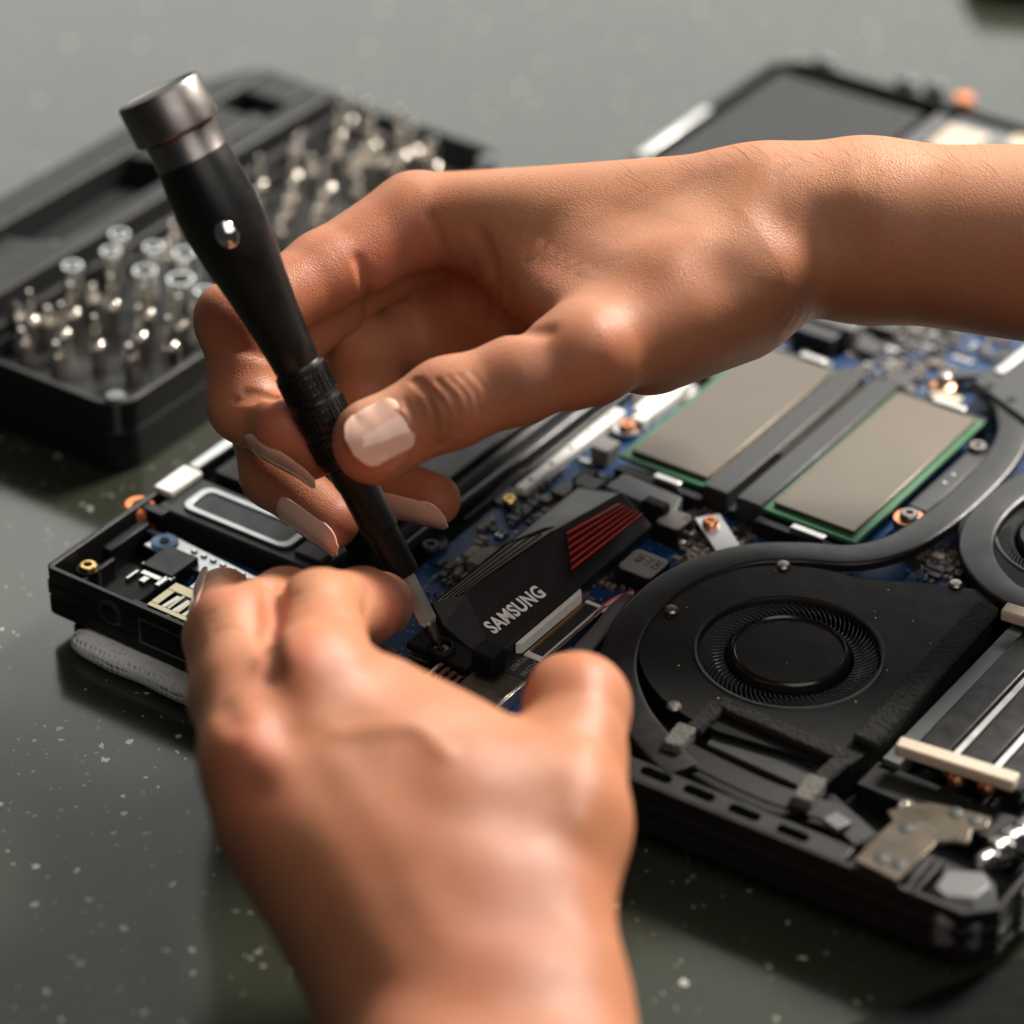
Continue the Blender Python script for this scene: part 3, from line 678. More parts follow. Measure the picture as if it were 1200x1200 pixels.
smd(REG, 'surface_resistors', MT['chip'], 1.0, 1.8, .8, mb, 3)
smd([(900, 365, 1120, 470, 90), (740, 440, 840, 480, 20), (820, 640, 860, 660, 12)], 'surface_pads', MT['white'], .9, 1.3, .5, mb, 4)

# ------------------------------------------------------------------ solid state drive
drv = empty('solid_state_drive', (103, 68, BZ), 'black heatsink drive with white lettering and red fins, screwed into the open laptop', 'drive')
g = G(); g.box(91.5, 114.0, 30.5, 108, 15.2, 16.2); g.build('circuit_board', MT['chip'], drv, bevel=.1)
# heatsink: top strip tilted for window light, long slope towards the ports side, chamfered end
hs = G()
def onplane(tri, px, py, lift):
    p0, p1, p2 = [Vector(q) for q in tri]; n_ = (p1-p0).cross(p2-p0).normalized()
    if n_.z < 0: n_ = -n_
    d = Vector(CF+CR*(px-600)/FPX-CU*(py-600)/FPX); c_ = Vector(CAM)
    return c_+d*((p0+n_*lift-c_).dot(n_)/d.dot(n_)), n_
TR = [(*U(506, 706, 23.7), 23.7), (*U(678, 570, 24.3), 24.3), (*U(546, 696, 24.7), 24.7)]
A = [TR[0], TR[1], tuple(onplane(TR, 729, 577, 0)[0]), tuple(onplane(TR, 652, 621, 0)[0]), TR[2]]      # top strip
Lw = [(114.4, 34.5, 18.8), (114.6, 104.5, 18.8)]
vs = A+Lw+[(91.2, 36.0, 16.4), (91.2, 106.5, 16.4), (114.6, 106.5, 16.4), (114.6, 34.0, 16.4), (98.0, 36.2, 20.6), (107.5, 34.3, 18.8)]
fs = [(0, 1, 2, 3, 4), (4, 3, 2, 6, 5), (0, 4, 11), (4, 5, 12, 11), (7, 8, 1, 0), (8, 9, 6, 2, 1), (9, 10, 5, 6), (10, 7, 0, 11, 12, 5), (7, 10, 9, 8)]
hs.add(vs, fs); hsk = hs.build('heatsink', MT['heatsink'], drv, bevel=.15, smooth=12)
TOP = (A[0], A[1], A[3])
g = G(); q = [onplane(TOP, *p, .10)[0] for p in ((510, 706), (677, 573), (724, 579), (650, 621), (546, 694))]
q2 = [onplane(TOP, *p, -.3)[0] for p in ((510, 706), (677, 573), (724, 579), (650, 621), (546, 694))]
g.add(q+q2, [(0, 1, 2, 3, 4), (9, 8, 7, 6, 5)]+[(i, (i+1) % 5, 5+(i+1) % 5, 5+i) for i in range(5)]); g.build('top_reflection', MT['plate'], hsk)  # lighter layer stands in for the window's reflection on the top strip
for k in range(5):
    a_ = onplane(TOP, 511.5+7.2*k, 704-1.9*k, .12)[0]; b_ = onplane(TOP, 592+14*k, 638-3.9*k, .12)[0]; c_ = onplane(TOP, 640+4.5*k, 618.5-.6*k, .12)[0]
    g = G(); g.sweep([a_, b_, c_] if k < 3 else [a_, b_], [(-.22, -.1), (.22, -.1), (.22, .12), (-.22, .12)]); g.build('groove', MT['dprint'], hsk)
# slope frame: s runs along the drive, h down the slope
def slope(px, py, lift=0.0):
    """photo pixel -> point on the sloping face"""
    p0, p1, p2 = Vector(A[4]), Vector(A[2]), Vector(Lw[0]); n_ = (p1-p0).cross(p2-p0).normalized()
    if n_.z < 0: n_ = -n_
    d = Vector(CF+CR*(px-600)/FPX-CU*(py-600)/FPX); c_ = Vector(CAM)
    t_ = (p0+n_*lift-c_).dot(n_)/d.dot(n_); return c_+d*t_, n_
red = [(662, 622), (725, 588), (756, 602), (668, 672)]
def quadpt(s_, h_, lift):
    a, b, c, d = red
    x = (1-h_)*((1-s_)*a[0]+s_*b[0])+h_*((1-s_)*d[0]+s_*c[0]); y = (1-h_)*((1-s_)*a[1]+s_*b[1])+h_*((1-s_)*d[1]+s_*c[1])
    return slope(x, y, lift)[0]
g = G(); q = [quadpt(0, 0, .06), quadpt(1, 0, .06), quadpt(1, 1, .06), quadpt(0, 1, .06)]; g.add(q, [(0, 1, 2, 3)]); g.build('fin_recess', MT['dprint'], hsk, recalc=False)
for k in range(6):
    h0, h1 = (k+.28)/6, (k+.72)/6
    g = G(); vs = [quadpt(.02, h0, .08), quadpt(.98, h0, .08), quadpt(.98, h1, .08), quadpt(.02, h1, .08), quadpt(.03, h0+.02, .45), quadpt(.97, h0+.02, .45), quadpt(.97, h1-.02, .45), quadpt(.03, h1-.02, .45)]
    g.add(vs, [(3, 2, 1, 0), (4, 5, 6, 7), (0, 1, 5, 4), (1, 2, 6, 5), (2, 3, 7, 6), (3, 0, 4, 7)]); g.build('red_fin', MT['red'], hsk)
    if k < 5:
        h0, h1 = (k+.86)/6, (k+1.14)/6
        g = G(); vs = [quadpt(.0, h0, .08), quadpt(1, h0, .08), quadpt(1, h1, .08), quadpt(.0, h1, .08), quadpt(.0, h0+.015, .7), quadpt(1, h0+.015, .7), quadpt(1, h1-.015, .7), quadpt(.0, h1-.015, .7)]
        g.add(vs, [(3, 2, 1, 0), (4, 5, 6, 7), (0, 1, 5, 4), (1, 2, 6, 5), (2, 3, 7, 6), (3, 0, 4, 7)]); g.build('fin', MT['heatsink'], hsk)
p0, n_ = slope(579, 743); p1, _ = slope(640, 697); xd = (p1-p0); size = xd.length
text_mesh('lettering', 'SAMSUNG', 5.6, MT['print'], hsk, p0, xd, n_.cross(xd), .06, size/(5.6*4.75), .034)
# plain label strip on the lower side
a, b = U(608, 758, 17), U(672, 692, 17)
g = G(); g.prism([(114.8, 42.5), (116.2, 43.5), (116.2, 69.5), (114.8, 71)], 15.4, 18.6); g.build('label_strip', MT['white'], drv, bevel=.2)
# end clamp with the screw hole
g = G(); g.box(92.5, 110.5, 27.8, 35.5, 16.2, 18.4); g.build('end_clamp', MT['blackm'], drv, bevel=.6)
hx, hy = U(517, 758, 19.6)
g = G(); vs = []; fs = []
g.lathe((hx, hy, 18.3), [(3.6, 0), (3.6, 1.4), (3.2, 1.9), (2.5, 1.9), (2.4, -.2)], 28); g.build('screw_seat', MT['blackm'], drv)
g = G(); g.lathe((hx, hy, 17.6), [(2.2, 0), (2.2, 1.1), (1.9, 1.4), (.9, 1.4), (.8, .7)], 24); g.build('screw', MT['gun'], drv)
g = G(); g.box(110.2, 116.5, 30.5, 36.5, 15, 22); g.build('clamp_lug', MT['blackm'], drv, bevel=.6)
g = G(); g.box(94, 113, 26.4, 27.7, 15.4, 16.0); g.build('gold_edge', MT['gold'], drv)

# ------------------------------------------------------------------ screwdriver
T0 = Vector((hx, hy, 19.0)); T1 = Vector(D3(188, 112, 726))
axd = (T1-T0); LEN = axd.length; axd.normalize()
scd = empty('screwdriver', tuple(T0), 'black precision screwdriver with gunmetal cap held over the drive screw', 'screwdriver')
K = LEN/150.0
def turn(name, prof, mat, parent=scd, n=48, smooth=40, bevel=0):
    g = G(); g.lathe(tuple(T0), [(r, h*K) for r, h in prof], n, tuple(axd)); return g.build(name, mat, parent, smooth=smooth, bevel=bevel)
bit = turn('driver_bit', [(.45, 0), (.7, .8), (1.3, 3.0), (1.7, 6.0), (1.8, 8)], MT['gun'], n=20)
g = G(); g.lathe(tuple(T0), [(1.5, 6.5*K), (2.6, 8.2*K), (2.6, 23*K)], 6, tuple(axd)); g.build('hex_shank', MT['bitm'], bit, smooth=0)
turn('bit_sleeve', [(2.3, 21.0), (3.75, 21.0), (4.05, 21.6), (4.15, 33), (4.35, 33.4), (4.6, 34), (4.75, 46), (5.2, 48), (5.2, 52)], MT['handle'])
grip = turn('knurled_grip', [(5.0, 52), (5.9, 52.6), (5.9, 78), (5.4, 79)], MT['handle'])
for k in range(11):
    h = 54.0+2.25*k
    g = G(); g.lathe(tuple(T0), [(5.85, h*K), (6.35, (h+.3)*K), (6.35, (h+1.1)*K), (5.85, (h+1.4)*K)], 40, tuple(axd)); g.build('grip_ring', MT['handle'], grip)
# lengthwise knurling cut between the rings
g = G(); e1 = axd.cross(Vector((1, 0, 0))).normalized(); e2 = axd.cross(e1)
for j in range(3):
    for k in range(30):
        a = 2*math.pi*k/30; d = e1*math.cos(a)+e2*math.sin(a); s_ = (-e1*math.sin(a)+e2*math.cos(a))*.28
        p = T0+axd*(55+8*j)*K+d*6.2; q = T0+axd*(60.5+8*j)*K+d*6.2
        g.add([p-s_, p+s_, q+s_, q-s_, p-s_+d*.35, p+s_+d*.35, q+s_+d*.35, q-s_+d*.35], [(3, 2, 1, 0), (4, 5, 6, 7), (0, 1, 5, 4), (1, 2, 6, 5), (2, 3, 7, 6), (3, 0, 4, 7)])
kn = g.build('knurling', MT['handle'], grip, smooth=0); kn['kind'] = 'stuff'
turn('handle', [(5.4, 78.4), (5.7, 79), (6.0, 84), (6.7, 92), (7.8, 101), (9.0, 109), (9.6, 115), (9.75, 121), (9.5, 127), (9.0, 132), (8.7, 134)], MT['handle'], smooth=80)
turn('collar', [(8.8, 132.6), (8.8, 133.2), (8.7, 133.4), (8.7, 140.2), (8.0, 140.8), (7.4, 141)], MT['gun'])
turn('cap', [(7.0, 140.6), (10.0, 140.8), (10.4, 141.4), (10.4, 150.6), (10.0, 151.3), (9.0, 151.4), (8.2, 151.0), (.1, 150.9)], MT['gun'], smooth=30)
# polished button set into the handle, facing the worker
bd = Vector(-CF); bd = (bd-axd*bd.dot(axd)).normalized(); sd = axd.cross(bd)
bd = (bd*math.cos(-.05)+sd*math.sin(-.05)).normalized(); sd = axd.cross(bd)
bc = T0+axd*115.5*K+bd*8.6
g = G(); vs = []; fs = []; n = 28
for i, (r, h) in enumerate(((1.0, .9), (.93, 1.25), (.8, 1.3), (.5, 1.75), (.15, 1.95))):
    for k in range(n):
        a = 2*math.pi*k/n; vs.append(bc+axd*math.cos(a)*3.5*r+sd*math.sin(a)*2.6*r+bd*h)
for i in range(4):
    for k in range(n): j = (k+1) % n; fs.append((i*n+k, i*n+j, (i+1)*n+j, (i+1)*n+k))
fs.append(tuple(range(4*n, 5*n))); g.add(vs, fs); g.build('polished_button', MT['steel'], scd, smooth=60)

# ------------------------------------------------------------------ bit case and bits
TH = 0.0; CE1 = (math.cos(TH), math.sin(TH)); CE2 = (-math.sin(TH), math.cos(TH)); CO = (-31.0, 64.2)
def cb(a, b):
    """case frame: a = leftwards from the right-hand wall, b = along it"""
    return (CO[0]-a*CE1[0]+b*CE2[0], CO[1]-a*CE1[1]+b*CE2[1])
def crect(a0, a1, b0, b1, r, n=6): return [cb(a, b) for a, b in rrect(a0, a1, b0, b1, r, n)]
cse = empty('bit_case', (*cb(48, 92), 0), 'open black plastic case with rows of screwdriver bits', 'bit case')
g = G(); g.prism(crect(0, 98, 0, 184, 9), 0, 12.5); g.ring(crect(0, 98, 0, 184, 9), crect(2.4, 95.6, 2.4, 181.6, 7), 12.5, 22)
g.build('case_shell', MT['case'], cse, bevel=.6)
g = G(); g.ring(crect(2.5, 55, 2.5, 181.5, 6.9), crect(4.2, 53.5, 4.2, 179.8, 6), 12.5, 19.6); g.build('inner_lip', MT['caseg'], cse, bevel=.4)
g = G(); g.prism(crect(4.3, 53.4, 4.3, 179.7, 6), 12.5, 14.5); tray = g.build('bit_tray', MT['caseg'], cse, bevel=.3)
# raised rear shelf with the driver recess, sloping front and cut corner
g = G(); g.prism([cb(a, b) for a, b in ((55.2, 2.6), (95.4, 2.6), (95.4, 152), (90, 166), (82, 174), (56, 177))], 12.6, 23.5); shelf = g.build('driver_shelf', MT['caseg'], cse, bevel=.8)
for poly, zt in (([(58, 4), (65, 4), (65, 172), (58, 174)], 31.0), ([(82, 4), (94.6, 4), (94.6, 151), (89, 164.5), (82, 172)], 33.0), ([(65.1, 4), (81.9, 4), (81.9, 46), (65.1, 52)], 29.5), ([(65.1, 106), (81.9, 100), (81.9, 143), (65.1, 143)], 32.0), ([(65.1, 155), (81.9, 155), (81.9, 171.5), (65.1, 171.5)], 32.0)):
    g = G(); g.prism([cb(a, b) for a, b in poly], 23.4, zt); g.build('shelf_block', MT['caseg'], shelf, bevel=1.2, seg=3)
def groove(pa, pb, wd, z, mat, nm='driver_recess', h=.6):
    g = G(); g.obox(U(*pa, z), U(*pb, z), wd, z-h, z); return g.build(nm, mat, cse, bevel=.4)
groove((22, 312), (75, 285), 8, 24.5, MT['clip'], 'case_grey_highlight', 3); groove((242, 172), (326, 126), 8, 27.0, MT['clip'], 'case_grey_highlight', 3)  # pale strips imitate light caught on the sloping shelf
for px in ((135, 463), (570, 186)):
    x, y = U(px[0], px[1], 23); g = G(); g.lathe((x, y, 12.5), [(2.9, 0), (2.9, 9.8), (2.5, 10.6), (.4, 10.9)], 24); g.build('corner_peg', MT['clip'], cse)

def bit_mesh(kind):
    g = G()
    if kind == 0:      # long thin bit
        g.lathe((0, 0, 0), [(2.3, 0), (2.3, 6.6), (2.5, 7.2), (2.4, 8.2), (1.9, 9.2), (1.4, 9.6)], 16); g.lathe((0, 0, 9.6), [(1.4, 0), (1.2, 5.6), (.5, 8.2)], 14)
    elif kind == 1:    # short bit
        g.lathe((0, 0, 0), [(2.3, 0), (2.3, 6.2), (2.6, 7.0), (2.5, 8.0), (2.1, 9.0), (1.8, 9.4)], 16); g.lathe((0, 0, 9.2), [(1.8, 0), (1.5, 1.6), (.6, 3.4)], 14)
    else:              # nut driver socket
        r = 2.9+.5*(kind-2)
        g.lathe((0, 0, 0), [(2.2, 0), (2.2, 9)], 6); g.lathe((0, 0, 8.5), [(2.2, 0), (r, 1.2), (r+.1, 10), (r-.15, 10.4), (r-.7, 10.4), (r-.8, 1.5)], 24)
    o = g.build('screwdriver_bit', MT['nickel'] if kind < 2 else MT['steel'], None, smooth=40)
    col.objects.unlink(o); return o.data, o
protos = [bit_mesh(k) for k in range(5)]
LAB = ['slim steel screwdriver bit standing tip up in the bit case', 'short stubby steel bit standing tip up in the bit case', 'small round steel nut driver socket standing in the bit case', 'medium round steel nut driver socket standing in the bit case', 'wide round steel nut driver socket standing in the bit case']
GRP = ['slim bits in the bit case', 'short bits in the bit case', 'small sockets in the bit case', 'medium sockets in the bit case', 'wide sockets in the bit case']
spots = [(36, 376, 0), (28, 402, 1), (74, 392, 0), (115, 406, 0), (66, 418, 1), (131, 358, 0), (86, 368, 0), (173, 369, 0), (154, 420, 1), (163, 395, 0), (211, 382, 0), (202, 407, 0), (20, 372, 1), (57, 376, 1), 
         (304, 217, 0), (298, 239, 1), (345, 208, 0), (342, 232, 1), (336, 250, 1), (331, 273, 1), (350, 160, 1), (348, 177, 1), (397, 161, 0), (394, 179, 1), (385, 222, 0), (379, 243, 1), (373, 261, 1), (435, 171, 0), (428, 188, 1), (420, 225, 1),
         (472, 184, 0), (465, 200, 1), (509, 196, 0), (503, 182, 1), (432, 150, 0), (469, 160, 0), (203, 277, 1), (197, 300, 1), (416, 200, 1), (240, 372, 1), (255, 300, 1), (290, 262, 1), (284, 285, 1), (410, 143, 0),
         (366, 200, 1), (447, 190, 0), (486, 178, 0), (226, 355, 1), (110, 350, 1)]
socks = [(140, 275, 2), (130, 295, 2), (85, 312, 2), (180, 290, 2), (170, 318, 3), (217, 297, 3), (212, 328, 4), (240, 342, 2)]
for px, py, k in spots:
    x, y = U(px, py, 22.5)
    o = bpy.data.objects.new('screwdriver_bit', protos[k][0]); col.objects.link(o); o.location = (x*S, y*S, 14.5*S)
    o.rotation_euler = (rnd.uniform(-.03, .03), rnd.uniform(-.03, .03), rnd.uniform(0, 6)); tag(o, LAB[k], 'screwdriver bit', GRP[k])
for px, py, k in socks:
    x, y = U(px, py, 33.0)
    o = bpy.data.objects.new('socket_bit', protos[k][0]); col.objects.link(o); o.location = (x*S, y*S, 14.5*S); o.rotation_euler = (0, 0, rnd.uniform(0, 6)); tag(o, LAB[k], 'socket bit', GRP[k])
for me, o in protos: bpy.data.objects.remove(o)

# ------------------------------------------------------------------ cloth strip, thin panel, far dark thing
cm = pm('nonwoven_cloth', (.88, .88, .86), .85, var=.08, nscale=300, spec=.2)
nt = cm.node_tree; tc = nt.nodes.new('ShaderNodeTexCoord'); vo = nt.nodes.new('ShaderNodeTexVoronoi'); vo.inputs['Scale'].default_value = 620; vo.inputs['Randomness'].default_value = .25
nt.links.new(tc.outputs['Object'], vo.inputs['Vector']); mr = nt.nodes.new('ShaderNodeMapRange'); mr.inputs[1].default_value = .15; mr.inputs[2].default_value = .5
nt.links.new(vo.outputs['Distance'], mr.inputs[0]); bp = nt.nodes.new('ShaderNodeBump'); bp.inputs['Strength'].default_value = .8; bp.inputs['Distance'].default_value = .0006
nt.links.new(mr.outputs[0], bp.inputs['Height']); nt.links.new(bp.outputs[0], nt.nodes['Principled BSDF'].inputs['Normal'])
dm = nt.nodes.new('ShaderNodeMapRange'); dm.inputs[1].default_value = .18; dm.inputs[2].default_value = .30; dm.inputs[3].default_value = .62; dm.inputs[4].default_value = 1.0; nt.links.new(vo.outputs['Distance'], dm.inputs[0])
bs = nt.nodes['Principled BSDF']; mu = nt.nodes.new('ShaderNodeMix'); mu.data_type = 'RGBA'; mu.blend_type = 'MULTIPLY'; mu.inputs[0].default_value = 1.0; nt.links.new(bs.inputs['Base Color'].links[0].from_socket, mu.inputs[6]); nt.links.new(dm.outputs[0], mu.inputs[7]); nt.links.new(mu.outputs[2], bs.inputs['Base Color'])
g = G(); sec = [(4.2*math.copysign(abs(math.cos(a))**.7, math.cos(a)), 3.0*math.copysign(abs(math.sin(a))**.7, math.sin(a))) for a in [2*math.pi*k/24 for k in range(24)]]
pth = [(10.5+2.2*k, -1.6+.25*math.sin(k*.7), 3.05) for k in range(44)]
n0 = len(g.v); g.sweep(pth, sec)
for i in range(len(g.v)):       # taper the first rings into a rounded end
    k = i//24
    if k < 3:
        s_ = (.62, .86, .96)[k]; x, y, z = g.v[i]; cy_, cz_ = pth[k][1], pth[k][2]; g.v[i] = (x, cy_+(y-cy_)*s_, cz_+(z-cz_)*s_)
o = g.build('cloth_strip', cm, None, smooth=70); tag(o, 'rolled white dotted cloth strip tucked under the laptop edge', 'cloth')
g = G(); a, b = (239.5, -14.0), (268, 43); d = Vector((b[0]-a[0], b[1]-a[1])).normalized(); nn = Vector((d.y, -d.x))*90
g.prism([a, b, (b[0]+nn.x, b[1]+nn.y), (a[0]+nn.x, a[1]+nn.y)], .1, 2.4); o = g.build('thin_panel', MT['foamless'], None, bevel=.8)
tag(o, 'thin black panel lying on the table past the hinge corner of the laptop', 'panel')
g = G(); x, y = U(1165, -12, 0); g.prism([(x-16, y+6), (x-2, y-9), (x+60, y+20), (x+70, y+80), (x, y+70)], 0, 14); o = g.build('dark_block', MT['blackm'], None, bevel=3)
tag(o, 'dark block at the far end of the table beyond the laptop', 'block')

# ------------------------------------------------------------------ hands
# worked out in lens space (x right, y up, z away, mm); each hand is one continuous surface
def L3(px, py, d): return np.array([(px-600)*d/FPX, -(py-600)*d/FPX, d], np.float32)
def to_world(P): return CAM + P[:, 0:1]*CR + P[:, 1:2]*CU + P[:, 2:3]*CF
def rcone(P, a, b, ra, rb, flat=None):
    pa = P-a; ba = b-a; t = np.clip(pa@ba/max(float(ba@ba), 1e-6), 0, 1)
    q = pa-t[:, None]*ba
    if flat is not None:
        n, s = flat; c = q@n; q = q+np.outer(c*(s-1), n)
    return np.sqrt((q*q).sum(1))-(ra+(rb-ra)*t)
def smin(a, b, k):
    h = np.clip(.5+.5*(b-a)/k, 0, 1)
    return b+(a-b)*h-k*h*(1-h)
class Hand:
    def __init__(s, palm, fingers, kp=9.0, kf=6.0, kff=1.2):
        s.palm = [(L3(*a[:3]), L3(*b[:3]), a[3], b[3]) for a, b in palm]
        s.fing = [[(L3(*c[i][:3]), L3(*c[i+1][:3]), c[i][3], c[i+1][3]) for i in range(len(c)-1)] for c in fingers]
        s.kp, s.kf, s.kff = kp, kf, kff
        s.pads = [[] for _ in fingers]
        s.strokes = []; s.tints = []
    def base(s, P):
        dp = None
        for a, b, ra, rb in s.palm:
            d = rcone(P, a, b, ra, rb); dp = d if dp is None else smin(dp, d, s.kp)
        tot = None
        for ch, pads in zip(s.fing, s.pads):
            df = None
            for a, b, ra, rb in ch:
                d = rcone(P, a, b, ra, rb); df = d if df is None else smin(df, d, 3.0)
            for c, r in pads:
                d = np.sqrt(((P-c)**2).sum(1))-r; df = smin(df, d, 4.0)
            d = smin(dp, df, s.kf)
            tot = d if tot is None else smin(tot, d, s.kff)
        return tot
    def sdf(s, P):
        d = s.base(P)
        for pl, w_, amp in s.strokes:
            q = np.array(pl); c = q.mean(0); r = np.sqrt(((q-c)**2).sum(1)).max()+3*w_
            m_ = np.flatnonzero(((P-c)**2).sum(1) < r*r)
            if len(m_): d[m_] -= amp*np.exp(-(s.dist(P[m_], pl)/w_)**2)
        return d
    @staticmethod
    def dist(P, pl):
        best = np.full(len(P), 1e9, np.float32)
        if len(pl) == 1: return np.sqrt(((P-pl[0])**2).sum(1))
        for i in range(len(pl)-1):
            a, b = pl[i], pl[i+1]; pa = P-a; ba = b-a; t = np.clip(pa@ba/max(float(ba@ba), 1e-6), 0, 1)
            q = pa-t[:, None]*ba; best = np.minimum(best, (q*q).sum(1))
        return np.sqrt(best)
    def line(s, px, z0=540., z1=900.):
        pts = np.array(spline(px, 4) if len(px) > 2 else px, np.float32)
        d = np.stack([(pts[:, 0]-600)/FPX, -(pts[:, 1]-600)/FPX, np.ones(len(pts))], 1).astype(np.float32); z = np.full(len(pts), z0, np.float32)
        for _ in range(70):
            v = s.base(d*z[:, None]); z = np.where(v < .05, z, z+np.maximum(v*.85, .05)); 
            if ((v < .05) | (z > z1)).all(): break
        return [d[i]*z[i] for i in range(len(pts)) if z[i] < z1]
    def stroke(s, px, w_, amp):
        pl = s.line(px)
        if pl: s.strokes.append((pl, w_, amp))
    def tint(s, px, w_, ch, amp):
        pl = s.line(px)
        if pl: s.tints.append((pl, w_, ch, amp))
    def mesh(s, name, h, mat, parent, clipx=None):
        pts = np.array([q for a, b, ra, rb in s.palm+sum(s.fing, []) for q in (a-max(ra, rb), a+max(ra, rb), b-max(ra, rb), b+max(ra, rb))])
        lo = pts.min(0)-4; hi = pts.max(0)+4
        C = 4; n = np.ceil((hi-lo)/(h*C)).astype(int)
        gx = [lo[i]+(np.arange(n[i])+.5)*h*C for i in range(3)]
        X = np.stack(np.meshgrid(*gx, indexing='ij'), -1).reshape(-1, 3).astype(np.float32)
        co = s.base(X).reshape(n)
        D = np.repeat(np.repeat(np.repeat(co, C, 0), C, 1), C, 2).astype(np.float32)
        act = np.argwhere(np.abs(D) < h*C*1.9)
        P = (lo+(act+.5)*h).astype(np.float32); vals = np.empty(len(P), np.float32)
        for i in range(0, len(P), 400000): vals[i:i+400000] = s.base(P[i:i+400000])
        D[act[:, 0], act[:, 1], act[:, 2]] = vals
        # surface nets
        ins = D < 0; N = D.shape
        cnt = np.zeros([k-1 for k in N], np.int8)
        for dx in (0, 1):
            for dy in (0, 1):
                for dz in (0, 1): cnt += ins[dx:N[0]-1+dx, dy:N[1]-1+dy, dz:N[2]-1+dz]
        cells = np.argwhere((cnt > 0) & (cnt < 8)); idx = np.full(cnt.shape, -1, np.int64); idx[cells[:, 0], cells[:, 1], cells[:, 2]] = np.arange(len(cells))
        acc = np.zeros((len(cells), 3)); k = np.zeros(len(cells))
        corner = [(a, b, c) for a in (0, 1) for b in (0, 1) for c in (0, 1)]
        for a in corner:
            for b in corner:
                if sum(abs(p-q) for p, q in zip(a, b)) != 1 or a > b: continue
                da = D[cells[:, 0]+a[0], cells[:, 1]+a[1], cells[:, 2]+a[2]]; db = D[cells[:, 0]+b[0], cells[:, 1]+b[1], cells[:, 2]+b[2]]
                m_ = (da < 0) != (db < 0); t_ = np.where(m_, da/(da-db+1e-12), 0)[:, None]
                acc += np.where(m_[:, None], np.array(a)+t_*(np.array(b)-np.array(a)), 0); k += m_
        V = (lo+(cells+acc/k[:, None]+.5)*h).astype(np.float32)
        F = []
        for ax in range(3):
            u, v = [(1, 2), (2, 0), (0, 1)][ax]
            sl0 = [slice(None)]*3; sl1 = [slice(None)]*3; sl0[ax] = slice(0, N[ax]-1); sl1[ax] = slice(1, N[ax])
            e0 = ins[tuple(sl0)]; e1 = ins[tuple(sl1)]; E_ = np.argwhere(e0 != e1); fl = e0[E_[:, 0], E_[:, 1], E_[:, 2]]
            ok = (E_[:, u] > 0) & (E_[:, v] > 0) & (E_[:, u] < N[u]-1) & (E_[:, v] < N[v]-1); E_ = E_[ok]; fl = fl[ok]
            def cell(du, dv):
                q = E_.copy(); q[:, u] += du; q[:, v] += dv; return idx[q[:, 0], q[:, 1], q[:, 2]]
            Q = np.stack([cell(-1, -1), cell(0, -1), cell(0, 0), cell(-1, 0)], 1)
            Q[~fl] = Q[~fl][:, ::-1]; F.append(Q)
        F = np.concatenate(F); F = F[(F >= 0).all(1)]
        # settle the vertices on the exact surface
        for _ in range(3):
            d0 = s.sdf(V); e = .35; gr = np.stack([s.sdf(V+np.eye(3, dtype=np.float32)[i]*e)-d0 for i in range(3)], 1)/e
            V = V-gr*(d0/np.maximum((gr*gr).sum(1), .2)).clip(-.6, .6)[:, None]
        W = to_world(V)*S
        me = bpy.data.meshes.new(name); me.from_pydata(W.tolist(), [], F[:, ::-1].tolist()); me.update()
        # orientation check
        bm = bmesh.new(); bm.from_mesh(me); bmesh.ops.recalc_face_normals(bm, faces=bm.faces); bm.to_mesh(me); bm.free()
        me.polygons.foreach_set('use_smooth', [True]*len(me.polygons)); me.materials.append(mat)
        T = np.zeros((len(V), 4), np.float32); T[:, 3] = 1
        for pl, w_, ch, amp in s.tints: T[:, ch] += amp*np.exp(-(s.dist(V, pl)/w_)**2)
        at = me.color_attributes.new('tint', 'FLOAT_COLOR', 'POINT'); at.data.foreach_set('color', np.clip(T, 0, 1).ravel())
        o = bpy.data.objects.new(name, me); col.objects.link(o)
        return o
    def nail(s, parent, fi, n, wd, mat, f0=.35, ext=3.0, lift=.3, curve=.9, r_=None):
        """plate over the last joint of finger fi; n = direction its back faces"""
        A_, B_, ra, rb = s.fing[fi][-1]; a = B_-A_; Ld = np.linalg.norm(a); a = a/Ld
        n = np.array(n, np.float32); n = n-a*(n@a); n /= np.linalg.norm(n); b = np.cross(a, n)
        t0, t1 = Ld*f0, Ld+rb+ext; Ln = t1-t0; nu, nv = 25, 33; P0 = []; T_ = np.linspace(0, 1, nv)
        for t_ in T_:
            wj = wd*max(.30, (1-max(0, (.24-t_)/.24)**2.4)**.6)*max(.34, (1-max(0, (t_-.70)/.30)**2.6)**.55)
            for i in range(nu):
                s_ = i/(nu-1)*2-1
                tt = t0+t_*Ln
                P0.append(A_+a*tt+b*s_*wj/2)
        P0 = np.array(P0, np.float32); hh = np.full(len(P0), 14., np.float32)
        for _ in range(70):
            v = s.base(P0+n*hh[:, None]); hh = np.where((v < .03) | (hh < 0), hh, hh-np.maximum(v*.85, .04))
        H = hh.reshape(nv, nu); out = H.copy()
        for i in range(nu):
            ok = (H[:, i] > 1.0) & (T_ < .62); cf = np.polyfit(T_[ok], H[ok, i], 1) if ok.sum() > 3 else (0, rb*.8)
            lin = np.polyval(cf, T_)-.5*np.maximum(0, T_-.6)**2*4
            out[:, i] = np.where(H[:, i] > 1.0, np.maximum(H[:, i], lin), lin)
        for _ in range(3):
            q = np.pad(out, 1, mode='edge'); out = (q[:-2, 1:-1]+q[2:, 1:-1]+q[1:-1, :-2]+q[1:-1, 2:]+q[1:-1, 1:-1])/5
        j0 = int(.72*(nv-1)); c_ = nu//2; drop = out[j0, c_]-out[j0]
        for j in range(j0+1, nv):
            cj = out[j0, c_]+(out[j0, c_]-out[j0-6, c_])/6*(j-j0)-.006*(j-j0)**2; out[j] = cj-drop*max(.34, (1-max(0, (T_[j]-.70)/.30)**2.6)**.55)**2
